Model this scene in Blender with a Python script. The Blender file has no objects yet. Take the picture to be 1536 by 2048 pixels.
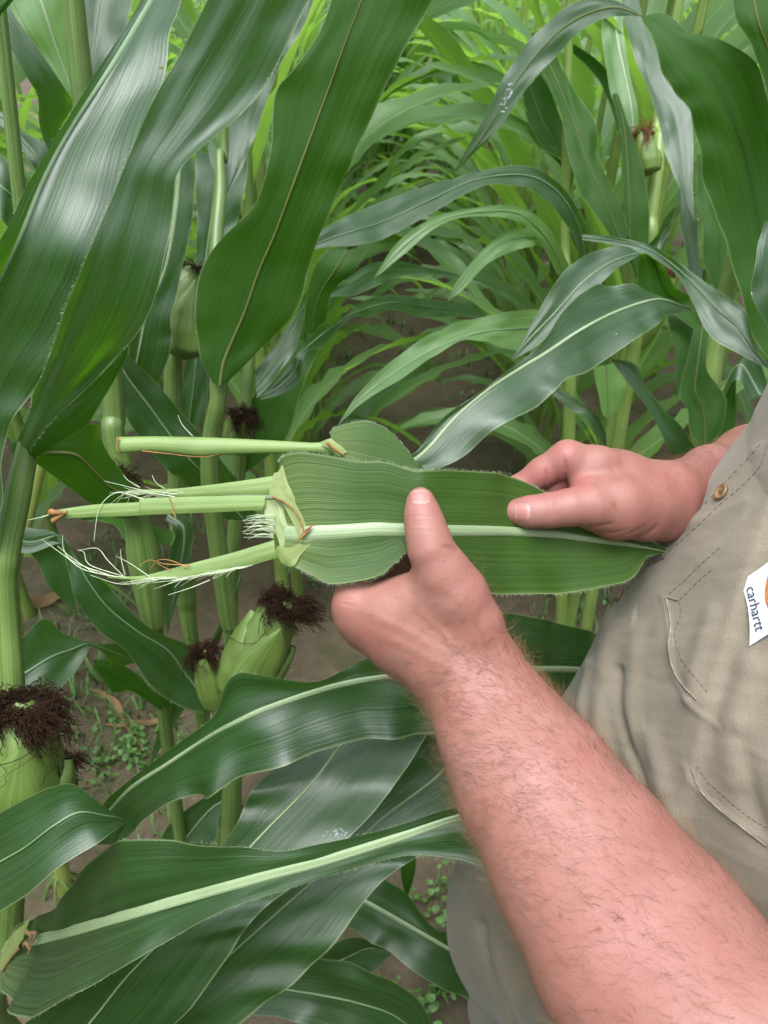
import bpy, bmesh, math, random
import numpy as np
from mathutils import Vector, Matrix
from mathutils.bvhtree import BVHTree

# ------------------------------------------------------------------ camera, sky, sun, exposure
SC = bpy.context.scene
COL = SC.collection
CAM_Z, PITCH, LENS = 1.55, math.radians(35), 26.0
F = 2048 * LENS / 36.0
cam_d = bpy.data.cameras.new('camera')
cam_d.sensor_fit = 'VERTICAL'; cam_d.sensor_height = 36.0; cam_d.sensor_width = 36.0
cam_d.lens = LENS; cam_d.clip_start = 0.02; cam_d.clip_end = 500
cam = bpy.data.objects.new('camera', cam_d); COL.objects.link(cam)
cam.location = (0, 0, CAM_Z); cam.rotation_euler = (math.pi/2 - PITCH, 0, 0)
cam_d.dof.use_dof = True; cam_d.dof.focus_distance = 0.47; cam_d.dof.aperture_fstop = 15.0
SC.camera = cam

world = bpy.data.worlds.new('World'); SC.world = world; world.use_nodes = True
SUN_EL, SUN_ROT = math.radians(74), math.radians(-160)
wn = world.node_tree; wn.nodes.clear()
sky = wn.nodes.new('ShaderNodeTexSky'); sky.sky_type = 'NISHITA'; sky.sun_disc = False
sky.sun_elevation = SUN_EL; sky.sun_rotation = SUN_ROT
sky.air_density = 1.0; sky.dust_density = 8.0; sky.ozone_density = 1.0
hs = wn.nodes.new('ShaderNodeHueSaturation'); hs.inputs['Saturation'].default_value = 0.35
hs.inputs['Value'].default_value = 1.0
bg = wn.nodes.new('ShaderNodeBackground'); bg.inputs['Strength'].default_value = 0.15
wo = wn.nodes.new('ShaderNodeOutputWorld')
wn.links.new(sky.outputs[0], hs.inputs['Color']); cool = wn.nodes.new('ShaderNodeMix'); cool.data_type = 'RGBA'; cool.blend_type = 'MULTIPLY'; cool.inputs[0].default_value = 1.0; cool.inputs[7].default_value = (0.92, 0.99, 1.07, 1)
wn.links.new(hs.outputs[0], cool.inputs[6]); wn.links.new(cool.outputs[2], bg.inputs[0]); wn.links.new(bg.outputs[0], wo.inputs[0])

sun_d = bpy.data.lights.new('sun', 'SUN'); sun_d.energy = 0.6; sun_d.angle = math.radians(35); sun_d.color = (1, 0.97, 0.92)
sun = bpy.data.objects.new('sun', sun_d); COL.objects.link(sun)
sun_dir = Vector((math.sin(SUN_ROT)*math.cos(SUN_EL), math.cos(SUN_ROT)*math.cos(SUN_EL), math.sin(SUN_EL)))
sun.location = (0, 0, 6); sun.rotation_euler = sun_dir.to_track_quat('Z', 'Y').to_euler()

SC.view_settings.view_transform = 'Standard'; SC.view_settings.look = 'None'
SC.view_settings.exposure = 1.3; SC.view_settings.gamma = 1.0; SC.view_settings.use_curve_mapping = False
SC.render.engine = 'CYCLES'
SC.cycles.max_bounces = 8; SC.cycles.transparent_max_bounces = 4
SC.cycles.use_denoising = True

# ------------------------------------------------------------------ helpers
rng = np.random.RandomState(7); random.seed(7)
FV = np.array([0, math.cos(PITCH), -math.sin(PITCH)]); UV_ = np.array([0, math.sin(PITCH), math.cos(PITCH)])
CP = np.array([0, 0, CAM_Z])
def P(px, py, d):
    """direction of a photo pixel, at distance d along the optical axis"""
    return CP + d*(FV + np.array([1.0, 0, 0])*(px-768)/F - UV_*(py-1024)/F)
def PA(a):
    a = np.asarray(a, float)
    return CP + a[:, 2:3]*(FV[None] + np.array([[1.0, 0, 0]])*(a[:, 0:1]-768)/F - UV_[None]*(a[:, 1:2]-1024)/F)

def empty(name, loc=(0, 0, 0)):
    o = bpy.data.objects.new(name, None); o.empty_display_size = 0.05
    COL.objects.link(o); o.location = loc; return o
def tag(o, label, cat, group=None, kind=None):
    if label: o['label'] = label
    if cat: o['category'] = cat
    if group: o['group'] = group
    if kind: o['kind'] = kind
    return o
def mesh_from(name, v, f, uvs=None, smooth=True):
    me = bpy.data.meshes.new(name)
    v = np.asarray(v, dtype=np.float32); 
    if isinstance(f, np.ndarray):
        nf, k = f.shape
        me.vertices.add(len(v)); me.vertices.foreach_set('co', v.ravel())
        me.loops.add(nf*k); me.loops.foreach_set('vertex_index', f.astype(np.int32).ravel())
        me.polygons.add(nf); me.polygons.foreach_set('loop_start', np.arange(0, nf*k, k, dtype=np.int32))
        me.update(calc_edges=True)
    else:
        me.from_pydata(v.tolist(), [], f); me.update()
    if uvs is not None:
        li = np.zeros(len(me.loops), dtype=np.int32); me.loops.foreach_get('vertex_index', li)
        for nm, uv in uvs.items():
            l = me.uv_layers.new(name=nm)
            l.data.foreach_set('uv', np.asarray(uv, dtype=np.float32)[li].ravel())
    if smooth: me.polygons.foreach_set('use_smooth', np.ones(len(me.polygons), dtype=bool))
    return me
def link(name, me, mat, parent=None):
    o = bpy.data.objects.new(name, me); COL.objects.link(o)
    if mat is not None and len(me.materials) == 0: me.materials.append(mat)
    if parent is not None:
        o.parent = parent; o.matrix_parent_inverse = Matrix.Identity(4)
        # meshes are written in world space, parents are unrotated
        off = Vector((0, 0, 0)); p = parent
        while p is not None: off -= p.location; p = p.parent
        o.location = off
    return o
def grid_faces(nr, nc, flip=False, close=False):
    i = np.arange(nr-1)[:, None]; j = np.arange(nc if close else nc-1)[None]
    j2 = (j+1) % nc
    a = i*nc+j; b = i*nc+j2; c = (i+1)*nc+j2; d = (i+1)*nc+j
    q = np.stack([a, b, c, d], -1).reshape(-1, 4)
    return q[:, ::-1].copy() if flip else q
def catmull(pts, n):
    """pts (k,dim) -> sampled, n per segment"""
    p = np.asarray(pts, float)
    p = np.vstack([2*p[0]-p[1], p, 2*p[-1]-p[-2]])
    out = []
    for i in range(1, len(p)-2):
        t = np.linspace(0, 1, n, endpoint=False)[:, None]
        p0, p1, p2, p3 = p[i-1], p[i], p[i+1], p[i+2]
        out.append(0.5*((2*p1)+(-p0+p2)*t+(2*p0-5*p1+4*p2-p3)*t**2+(-p0+3*p1-3*p2+p3)*t**3))
    out.append(p[-2][None])
    return np.vstack(out)
def nrm(v):
    return v/np.maximum(np.linalg.norm(v, axis=-1, keepdims=True), 1e-9)
def tube_vf(path, rad, sides=8, cap=True):
    path = np.asarray(path, float); n = len(path)
    rad = np.broadcast_to(np.asarray(rad, float), (n,))
    t = nrm(np.gradient(path, axis=0))
    ref = np.array([0.0, 0, 1]) if abs(t[0][2]) < 0.8 else np.array([1.0, 0, 0])
    u = np.zeros_like(path); prev = nrm(np.cross(t[0], ref)); 
    for i in range(n):
        prev = prev - t[i]*np.dot(prev, t[i]); prev = prev/max(np.linalg.norm(prev), 1e-9); u[i] = prev
    w = np.cross(t, u)
    a = np.linspace(0, 2*np.pi, sides, endpoint=False)
    v = path[:, None]+rad[:, None, None]*(u[:, None]*np.cos(a)[None, :, None]+w[:, None]*np.sin(a)[None, :, None])
    return v.reshape(-1, 3), grid_faces(n, sides, close=True)
class MB:
    """collects quads into one mesh"""
    def __init__(s): s.v = []; s.f = []; s.n = 0; s.uv = []
    def add(s, v, f, uv=None):
        v = np.asarray(v); s.v.append(v); s.f.append(np.asarray(f)+s.n); s.n += len(v)
        s.uv.append(np.zeros((len(v), 2)) if uv is None else uv)
    def mesh(s, name): 
        return mesh_from(name, np.vstack(s.v), np.vstack(s.f), {'UVMap': np.vstack(s.uv)})

# ------------------------------------------------------------------ materials
def mat_new(name):
    m = bpy.data.materials.new(name); m.use_nodes = True
    nt = m.node_tree; nt.nodes.clear()
    out = nt.nodes.new('ShaderNodeOutputMaterial')
    return m, nt, out
class NT:
    def __init__(s, nt): s.nt = nt
    def n(s, t, **kw):
        nd = s.nt.nodes.new('ShaderNode'+t)
        for k, v in kw.items(): setattr(nd, k, v)
        return nd
    def set(s, sock, v):
        if hasattr(v, 'is_linked') or isinstance(v, bpy.types.NodeSocket): s.nt.links.new(v, sock)
        else: sock.default_value = v
    def math(s, op, a, b=0.0, c=0.0, clamp=False):
        nd = s.n('Math', operation=op, use_clamp=clamp)
        s.set(nd.inputs[0], a); s.set(nd.inputs[1], b); s.set(nd.inputs[2], c); return nd.outputs[0]
    def mix(s, fac, a, b, blend='MIX'):
        nd = s.n('Mix', data_type='RGBA', blend_type=blend)
        s.set(nd.inputs[0], fac); s.set(nd.inputs[6], a); s.set(nd.inputs[7], b); return nd.outputs[2]
    def ramp(s, x, lo, hi):
        nd = s.n('MapRange', clamp=True); s.set(nd.inputs[0], x); nd.inputs[1].default_value = lo; nd.inputs[2].default_value = hi
        return nd.outputs[0]
    def noise(s, vec, scale, detail=2.0, rough=0.5, dim='3D'):
        nd = s.n('TexNoise', noise_dimensions=dim); s.set(nd.inputs['Vector'], vec)
        nd.inputs['Scale'].default_value = scale; nd.inputs['Detail'].default_value = detail; nd.inputs['Roughness'].default_value = rough
        return nd.outputs[0]
    def bump(s, h, strength, dist, normal=None):
        nd = s.n('Bump'); nd.inputs['Strength'].default_value = strength; nd.inputs['Distance'].default_value = dist
        s.set(nd.inputs['Height'], h)
        if normal is not None: s.set(nd.inputs['Normal'], normal)
        return nd.outputs[0]
def rgb(r, g, b): return (r, g, b, 1.0)

def leaf_mat(name, dark, light, under, trans, rough=0.36, transw=0.28, ribcol=(0.42, 0.52, 0.32), spots=True, pale=0.0, spec=0.55, coat=.6):
    m, nt, out = mat_new(name); k = NT(nt)
    uv = k.n('UVMap', uv_map='UVMap').outputs[0]
    sx = k.n('SeparateXYZ'); k.set(sx.inputs[0], uv); u, v = sx.outputs[0], sx.outputs[1]
    rb = k.n('UVMap', uv_map='rib').outputs[0]
    sr = k.n('SeparateXYZ'); k.set(sr.inputs[0], rb); ribw, wid = sr.outputs[0], sr.outputs[1]
    s = k.math('ABSOLUTE', k.math('SUBTRACT', k.math('MULTIPLY', u, 2.0), 1.0))
    oi = k.n('ObjectInfo').outputs['Random']
    def veins(su, sv, det):
        c = k.n('CombineXYZ'); k.set(c.inputs[0], k.math('MULTIPLY', u, su)); k.set(c.inputs[1], k.math('MULTIPLY', v, sv)); k.set(c.inputs[2], k.math('MULTIPLY', oi, 37.0))
        return k.noise(c.outputs[0], 1.0, det, 0.5)
    fine = veins(150.0, 2.0, 1.0); mid = veins(44.0, 1.2, 1.0); wide = veins(5.0, 9.0, 3.0)
    geo = k.n('NewGeometry')
    f1 = k.ramp(k.math('ADD', k.math('MULTIPLY', fine, 0.5), k.math('MULTIPLY', mid, 0.5)), 0.32, 0.68)
    f2 = k.ramp(wide, 0.3, 0.7)
    top = k.mix(f1, rgb(*dark), rgb(*light)); 
    top = k.mix(k.math('MULTIPLY', f2, 0.35), top, rgb(*[x*1.35 for x in light]))
    und = k.mix(f1, rgb(*[x*0.75 for x in under]), rgb(*under))
    col = k.mix(geo.outputs['Backfacing'], top, und)
    # midrib stripe and thin pale margin
    ribm = k.math('SUBTRACT', 1.0, k.ramp(k.math('DIVIDE', s, k.math('MAXIMUM', ribw, 0.0001)), 0.7, 1.15))
    rc = k.mix(geo.outputs['Backfacing'], rgb(*ribcol), rgb(*[0.45*a+0.55*b for a, b in zip(ribcol, under)]))
    rc = k.mix(k.math('MULTIPLY', f1, 0.35), rc, rgb(*light))
    col = k.mix(k.math('MULTIPLY', ribm, 0.9), col, rc)
    pb_ = k.math('SUBTRACT', 1.0, k.ramp(k.math('DIVIDE', v, k.math('MAXIMUM', wid, .0001)), 0.15, 1.0))
    pv = k.math('MULTIPLY', pb_, k.math('ADD', .35, k.math('MULTIPLY', k.ramp(fine, .45, .55), .65)))
    col = k.mix(k.math('MULTIPLY', pv, .42), col, rgb(.26, .32, .12))
    mar = k.ramp(s, 0.968, 0.985)
    col = k.mix(k.math('MULTIPLY', mar, 0.55), col, rgb(0.22, 0.27, 0.12))
    if spots:
        vo = k.n('TexVoronoi', feature='F1'); tc = k.n('TexCoord').outputs['Object']; k.set(vo.inputs['Vector'], tc); vo.inputs['Scale'].default_value = 24.0
        se = k.n('SeparateColor'); k.set(se.inputs[0], vo.outputs['Color'])
        sp = k.math('MULTIPLY', k.math('LESS_THAN', vo.outputs['Distance'], k.math('MULTIPLY', se.outputs[1], 0.045)), k.math('GREATER_THAN', se.outputs[0], 0.72))
        col = k.mix(sp, col, rgb(0.55, 0.52, 0.28))
    h = k.math('ADD', k.math('MULTIPLY', fine, 0.6), k.math('MULTIPLY', mid, 0.8))
    bn = k.bump(h, 0.45, 0.0007)
    bw = k.bump(wide, 0.35, 0.003, bn)
    pb = k.n('BsdfPrincipled'); k.set(pb.inputs['Base Color'], col)
    rr = k.math('ADD', k.math('MULTIPLY', mid, 0.16), rough-0.06)
    k.set(pb.inputs['Roughness'], k.math('ADD', rr, k.math('MULTIPLY', geo.outputs['Backfacing'], 0.12)))
    pb.inputs['Specular IOR Level'].default_value = spec
    k.set(pb.inputs['Coat Weight'], k.math('MULTIPLY', k.math('SUBTRACT', 1.0, k.math('MULTIPLY', geo.outputs['Backfacing'], .95)), coat)); k.set(pb.inputs['Specular IOR Level'], k.math('MULTIPLY', k.math('SUBTRACT', 1.0, k.math('MULTIPLY', geo.outputs['Backfacing'], .7)), spec)); pb.inputs['Coat Roughness'].default_value = .36; pb.inputs['Coat IOR'].default_value = 1.55
    k.set(pb.inputs['Coat Normal'], bw)
    k.set(pb.inputs['Normal'], bw)
    tb = k.n('BsdfTranslucent'); 
    k.set(tb.inputs[0], k.mix(k.math('MULTIPLY', ribm, 0.6), k.mix(f1, rgb(*[x*0.6 for x in trans]), rgb(*trans)), rgb(0.18, 0.24, 0.08)))
    k.set(tb.inputs['Normal'], bn)
    ms = k.n('MixShader'); ms.inputs[0].default_value = transw
    nt.links.new(pb.outputs[0], ms.inputs[1]); nt.links.new(tb.outputs[0], ms.inputs[2]); nt.links.new(ms.outputs[0], out.inputs[0])
    return m

def stem_mat(name, c1, c2, blotch=None, rough=0.42, scale=(30, 4), transw=0.0):
    m, nt, out = mat_new(name); k = NT(nt)
    uv = k.n('UVMap', uv_map='UVMap').outputs[0]
    mp = k.n('Mapping'); k.set(mp.inputs[0], uv); mp.inputs['Scale'].default_value = (scale[0], scale[1], 1)
    fine = k.noise(mp.outputs[0], 1.0, 2.0)
    tc = k.n('TexCoord').outputs['Object']
    big = k.noise(tc, 14.0, 3.0)
    col = k.mix(k.ramp(fine, 0.3, 0.7), rgb(*c1), rgb(*c2))
    col = k.mix(k.math('MULTIPLY', k.ramp(big, 0.45, 0.75), 0.5), col, rgb(*[x*0.6 for x in c1]))
    if blotch:
        b2 = k.noise(tc, 38.0, 4.0, 0.6)
        col = k.mix(k.math('MULTIPLY', k.ramp(b2, 0.60, 0.72), 0.7), col, rgb(*blotch))
    pb = k.n('BsdfPrincipled'); k.set(pb.inputs['Base Color'], col); pb.inputs['Roughness'].default_value = rough
    k.set(pb.inputs['Normal'], k.bump(fine, 0.35, 0.0008))
    if transw > 0:
        tb = k.n('BsdfTranslucent'); k.set(tb.inputs[0], col)
        ms = k.n('MixShader'); ms.inputs[0].default_value = transw
        nt.links.new(pb.outputs[0], ms.inputs[1]); nt.links.new(tb.outputs[0], ms.inputs[2]); nt.links.new(ms.outputs[0], out.inputs[0])
    else: nt.links.new(pb.outputs[0], out.inputs[0])
    return m
def plain_mat(name, c, rough=0.6, var=0.25, scale=60.0, spec=0.4, bump=0.0):
    m, nt, out = mat_new(name); k = NT(nt)
    tc = k.n('TexCoord').outputs['Object']; nz = k.noise(tc, scale, 3.0, 0.6)
    col = k.mix(k.ramp(nz, 0.3, 0.7), rgb(*[x*(1-var) for x in c]), rgb(*[min(1, x*(1+var)) for x in c]))
    pb = k.n('BsdfPrincipled'); k.set(pb.inputs['Base Color'], col); pb.inputs['Roughness'].default_value = rough; pb.inputs['Specular IOR Level'].default_value = spec
    if bump: k.set(pb.inputs['Normal'], k.bump(nz, 0.5, bump))
    nt.links.new(pb.outputs[0], out.inputs[0]); return m

M = {}
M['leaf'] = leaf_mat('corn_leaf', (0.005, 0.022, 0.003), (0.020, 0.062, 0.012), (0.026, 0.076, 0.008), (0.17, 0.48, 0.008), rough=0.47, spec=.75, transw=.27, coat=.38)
M['leaf_bg_lit'] = leaf_mat('corn_leaf_row_lit', (0.085, 0.165, 0.052), (0.135, 0.245, 0.088), (0.13, 0.25, 0.07), (0.42, 0.74, 0.09), rough=0.44, transw=0.46, spots=False, spec=.7, coat=.3)  # row leaves: stronger light and sky sheen painted into a paler base colour
M['leaf_held'] = leaf_mat('corn_leaf_held', (0.018, 0.052, 0.006), (0.042, 0.092, 0.012), (0.085, 0.18, 0.045), (0.18, 0.40, 0.03), rough=0.52, transw=0.22, coat=.0, spec=.38)
M['rib'] = stem_mat('leaf_midrib', (0.186, 0.273, 0.112), (0.322, 0.384, 0.248), None, 0.35, (14, 3), 0.1)
M['rib_dim'] = stem_mat('leaf_midrib_thin', (0.105, 0.180, 0.075), (0.225, 0.315, 0.180), None, 0.38, (14, 3), 0.1)
M['rib_under'] = stem_mat('leaf_midrib_underside', (0.24, 0.29, 0.08), (0.38, 0.40, 0.16), None, 0.45, (8, 3), 0.6)
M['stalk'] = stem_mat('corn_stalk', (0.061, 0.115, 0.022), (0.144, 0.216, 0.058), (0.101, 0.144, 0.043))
M['stalk_yellow_lit'] = stem_mat('yellow_corn_stalk_lit', (0.231, 0.294, 0.063), (0.308, 0.364, 0.105), (0.210, 0.196, 0.070), transw=.15)  # yellow green stalk, with its lit look brightened into the colour
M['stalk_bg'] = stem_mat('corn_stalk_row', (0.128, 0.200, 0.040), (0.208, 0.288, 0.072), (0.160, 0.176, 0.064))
M['sheath'] = stem_mat('leaf_sheath', (0.150, 0.240, 0.054), (0.240, 0.336, 0.108), None, 0.45, (40, 3), 0.2)
M['collar'] = stem_mat('leaf_collar', (0.198, 0.264, 0.073), (0.277, 0.330, 0.119), (0.198, 0.132, 0.033), 0.5, (20, 20), 0.3)
M['ligule'] = stem_mat('leaf_ligule', (0.276, 0.348, 0.144), (0.360, 0.420, 0.216), (0.270, 0.240, 0.090), 0.5, (40, 4), 0.2)
M['brown'] = plain_mat('brown_dry_tissue', (0.22, 0.105, 0.03), 0.7, 0.5, 300)
M['fibre'] = plain_mat('pale_leaf_fibre', (0.434, 0.490, 0.322), 0.5, 0.15, 60)
M['fibre_red'] = plain_mat('rusty_silk_thread', (0.34, 0.15, 0.05), 0.6, 0.3, 60)
M['husk'] = stem_mat('ear_husk', (0.087, 0.149, 0.025), (0.155, 0.223, 0.053), (0.099, 0.105, 0.031), 0.45, (46, 2), 0.08)
M['husk_rim'] = plain_mat('ear_husk_rim', (0.33, 0.36, 0.12), 0.6, 0.3, 80)
M['silk'] = plain_mat('dry_corn_silk', (0.024, 0.011, 0.005), 0.85, 0.6, 300, 0.15)
M['silk_tan'] = plain_mat('tan_corn_silk', (0.14, 0.060, 0.028), 0.85, 0.6, 300, 0.15)
M['dead'] = stem_mat('dead_leaf', (0.16, 0.095, 0.045), (0.27, 0.17, 0.08), (0.09, 0.05, 0.025), 0.8, (30, 6))
M['weed'] = plain_mat('weed_leaf', (0.075, 0.160, 0.035), 0.5, 0.4, 40)
M['bristle'] = plain_mat('leaf_bristle', (0.315, 0.385, 0.252), 0.5, 0.1, 60)

# ------------------------------------------------------------------ ground
def vnoise(x, y, seed=0):
    """cheap smooth value noise"""
    r = np.random.RandomState(seed); tab = r.rand(64, 64)
    xi = np.floor(x).astype(int); yi = np.floor(y).astype(int); fx = x-xi; fy = y-yi
    fx = fx*fx*(3-2*fx); fy = fy*fy*(3-2*fy)
    g = lambda a, b: tab[a % 64, b % 64]
    return (g(xi, yi)*(1-fx)+g(xi+1, yi)*fx)*(1-fy)+(g(xi, yi+1)*(1-fx)+g(xi+1, yi+1)*fx)*fy
ROW_L, ROW_R, PITCH_ROW = -0.27, 0.50, 0.77
def ground_h(x, y):
    h = 0.030*(vnoise(x*2.2, y*2.2, 1)-0.5)+0.018*(vnoise(x*7, y*7, 2)-0.5)+0.012*(vnoise(x*19, y*19, 3)-0.5)+0.007*(vnoise(x*47, y*47, 4)-0.5)
    h = h + 0.02*np.cos((x-ROW_R)/PITCH_ROW*2*np.pi)
    far = np.clip((np.hypot(x, y)-9)/6, 0, 1)
    return h*(1-far)
def axis(lo, hi, step, far):
    a = np.arange(lo, hi+1e-6, step); e = []; d = step
    while a[-1]+sum(e)+d < far: d *= 1.35; e.append(d)
    c = np.cumsum(e) if e else np.array([])
    return np.concatenate([(lo-c)[::-1], a, hi+c])
gx = axis(-2.2, 2.2, 0.022, 120); gy = axis(-0.6, 5.5, 0.026, 120)
GX, GY = np.meshgrid(gx, gy)
gv = np.stack([GX, GY, ground_h(GX, GY)], -1).reshape(-1, 3)
def soil_mat():
    m, nt, out = mat_new('soil'); k = NT(nt)
    tc = k.n('TexCoord').outputs['Object']
    n1 = k.noise(tc, 3.0, 4.0, 0.6); n2 = k.noise(tc, 26.0, 5.0, 0.65); n3 = k.noise(tc, 140.0, 4.0, 0.7)
    col = k.mix(k.ramp(n1, 0.35, 0.65), rgb(0.082, 0.060, 0.040), rgb(0.125, 0.096, 0.066))
    col = k.mix(k.math('MULTIPLY', k.ramp(n2, 0.35, 0.7), 0.6), col, rgb(0.050, 0.038, 0.024))
    col = k.mix(k.math('MULTIPLY', k.ramp(n3, 0.58, 0.72), 0.5), col, rgb(0.18, 0.14, 0.095))
    gr = k.noise(tc, 9.0, 4.0, 0.6)
    col = k.mix(k.math('MULTIPLY', k.ramp(gr, 0.52, 0.70), 0.45), col, rgb(0.045, 0.062, 0.018))
    pb = k.n('BsdfPrincipled'); k.set(pb.inputs['Base Color'], col); pb.inputs['Roughness'].default_value = 0.9
    pb.inputs['Specular IOR Level'].default_value = 0.2
    b1 = k.bump(n2, 0.8, 0.012); k.set(pb.inputs['Normal'], k.bump(n3, 0.7, 0.004, b1))
    nt.links.new(pb.outputs[0], out.inputs[0]); return m
ground = link('ground', mesh_from('ground', gv, grid_faces(len(gy), len(gx))), soil_mat()); ground['kind'] = 'structure'
def gz(x, y): return float(ground_h(np.array([x]), np.array([y]))[0])

# ------------------------------------------------------------------ corn builders
def leaf_vf(Lp, Mp, Rp, nh=6, ripple=0.004, lam=0.07, seed=0, cup=0.06, ref=None, top=True, ribw=0.0, corr=0.0, buckle=0.0, pale=0.0):
    """ribbon from left margin / midrib / right margin curves (N,3); returns v, faces, uv, ribuv, frame"""
    r = np.random.RandomState(seed)
    n = len(Mp)
    tang = nrm(np.gradient(Mp, axis=0)); acr = Rp-Lp
    wid = np.linalg.norm(Lp-Mp, axis=1)+np.linalg.norm(Rp-Mp, axis=1)
    nor = np.cross(tang, acr); nor = nrm(nor)
    i = n//2 if ref is None else int(ref*(n-1))
    toc = CP-Mp[i]
    sgn = 1.0 if np.dot(nor[i], toc) > 0 else -1.0
    if not top: sgn = -sgn
    N = nor*sgn      # surface normal of the upper side
    sl = np.concatenate([[0], np.cumsum(np.linalg.norm(np.diff(Mp, axis=0), axis=1))])
    cols = np.concatenate([np.linspace(-1, 0, nh+1)[:-1], np.linspace(0, 1, nh+1)])
    V = np.zeros((n, len(cols), 3)); 
    ph = r.rand(6)*6.28; lam2 = lam*(0.55+0.3*r.rand())
    for j, c in enumerate(cols):
        t = abs(c); E = Lp if c < 0 else Rp
        q = Mp+(E-Mp)*t
        w = np.linalg.norm(E-Mp, axis=1)
        sd = 0 if c < 0 else 2
        rp = ripple*np.minimum(1, w/0.03)*t**1.6*(np.sin(sl/lam*6.283+ph[sd]+1.1*np.sin(sl/lam/2.3*6.283+ph[4]))+0.45*np.sin(sl/lam2*6.283+ph[sd+1]))
        rp += corr*np.sin(t*9.0+ph[5])*np.minimum(1, w/0.03)
        if buckle: rp = rp+buckle*np.minimum(1, w/.03)*min(1, t*2.5)*((vnoise(sl/.045+ph[0]*9+c*.6, np.full(n, c*1.6+ph[1]*7), 31)-.5)*1.6+(vnoise(sl/.018+ph[2]*9, np.full(n, c*2.6+ph[3]*7), 32)-.5)*.5)
        q = q+N*(rp+cup*w*(t-t*t)*-1.2)[:, None]
        V[:, j] = q
    fl = sgn < 0
    f = grid_faces(n, len(cols), flip=not fl)
    uv = np.stack(np.broadcast_arrays(((cols+1)/2)[None, :], (sl)[:, None]), -1).reshape(-1, 2)
    rib = np.stack(np.broadcast_arrays((ribw/np.maximum(wid/2, 0.003))[:, None] if np.ndim(ribw) else np.full((n, 1), ribw), np.full((n, len(cols)), pale)), -1)
    rib = np.broadcast_to(rib, (n, len(cols), 2)).reshape(-1, 2)
    return V, f, uv, rib, N, sl, wid

def expand(stations):
    st = []
    for s in stations:
        if len(s) == 3: s = (s[0], s[1], s[0]+.5, s[1]+.5, s[0]+1, s[1]+1, s[2])
        if len(s) == 7: s = tuple(s)+(0.0, 0.0)
        st.append(s)
    return np.array(st, float)
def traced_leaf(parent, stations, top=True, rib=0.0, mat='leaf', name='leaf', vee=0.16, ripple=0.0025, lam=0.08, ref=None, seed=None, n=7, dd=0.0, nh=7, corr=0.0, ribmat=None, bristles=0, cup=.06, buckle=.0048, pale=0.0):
    """leaf whose margins and midrib are given along its length by their directions and distance"""
    global _leafseed
    _leafseed += 1
    seed = _leafseed if seed is None else seed
    s = catmull(expand(stations), n)
    d = s[:, 6]+dd
    Mp = PA(np.stack([s[:, 2], s[:, 3], d], 1))
    w = np.hypot(s[:, 0]-s[:, 4], s[:, 1]-s[:, 5])*d/F/2
    v = (-vee if top else vee)*w
    Lp = PA(np.stack([s[:, 0], s[:, 1], d+v+s[:, 7]], 1)); Rp = PA(np.stack([s[:, 4], s[:, 5], d+v+s[:, 8]], 1))
    V, f, uv, rb, N, sl, wid = leaf_vf(Lp, Mp, Rp, nh=nh, ripple=ripple, lam=lam, seed=seed, top=top, ref=ref, corr=corr, cup=cup, buckle=buckle, pale=pale)
    me = mesh_from(name, V.reshape(-1, 3), f, {'UVMap': uv, 'rib': rb})
    o = link(name, me, M[mat], parent)
    if rib > 0:
        side = 1.0 if top else -1.0
        acr = nrm(nrm(Rp-Mp)-nrm(Lp-Mp)); 
        L = sl[-1]; prof = rib*np.clip(1.0-0.62*sl/L, 0.2, 1)*np.clip((wid/0.02), 0.2, 1)
        if np.mean(wid[:3]) < np.mean(wid[-3:])*0.3: pass
        cs = np.linspace(-1, 1, 7); RV = np.zeros((len(Mp), 7, 3))
        for j, c in enumerate(cs):
            h = 0.00035+0.0011*(1-c*c)*(1 if top else 1.6)
            E = Lp if c < 0 else Rp
            dirv = nrm(E-Mp)
            RV[:, j] = Mp+dirv*(abs(c)*prof)[:, None]+N*side*(h if abs(c) < 0.99 else -0.0002)
        uvr = np.stack(np.broadcast_arrays(((cs+1)/2)[None, :], sl[:, None]), -1).reshape(-1, 2)
        mr = mesh_from('midrib', RV.reshape(-1, 3), grid_faces(len(Mp), 7), {'UVMap': uvr})
        link('midrib', mr, M[ribmat or (('rib' if rib > .0024 else 'rib_dim') if top else 'rib_under')], o)
    if bristles:
        r = np.random.RandomState(seed+99); mb = MB()
        for e, Ep in ((0, Lp), (1, Rp)):
            for q in range(bristles):
                t = r.rand()*(len(Ep)-1.01); i = int(t); p = Ep[i]+(Ep[i+1]-Ep[i])*(t-i)
                out_ = nrm(Ep[i]-Mp[i])+0.5*r.randn(3); le = 0.0008+0.0014*r.rand()
                v_, f_ = tube_vf(np.array([p, p+nrm(out_)*le*0.5, p+nrm(out_+0.3*r.randn(3))*le]), [0.00008, 0.00007, 0.00003], 3)
                mb.add(v_, f_)
        link('bristle', mb.mesh('bristle'), M['bristle'], o)['kind'] = 'stuff'
    return o
_leafseed = 100

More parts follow.
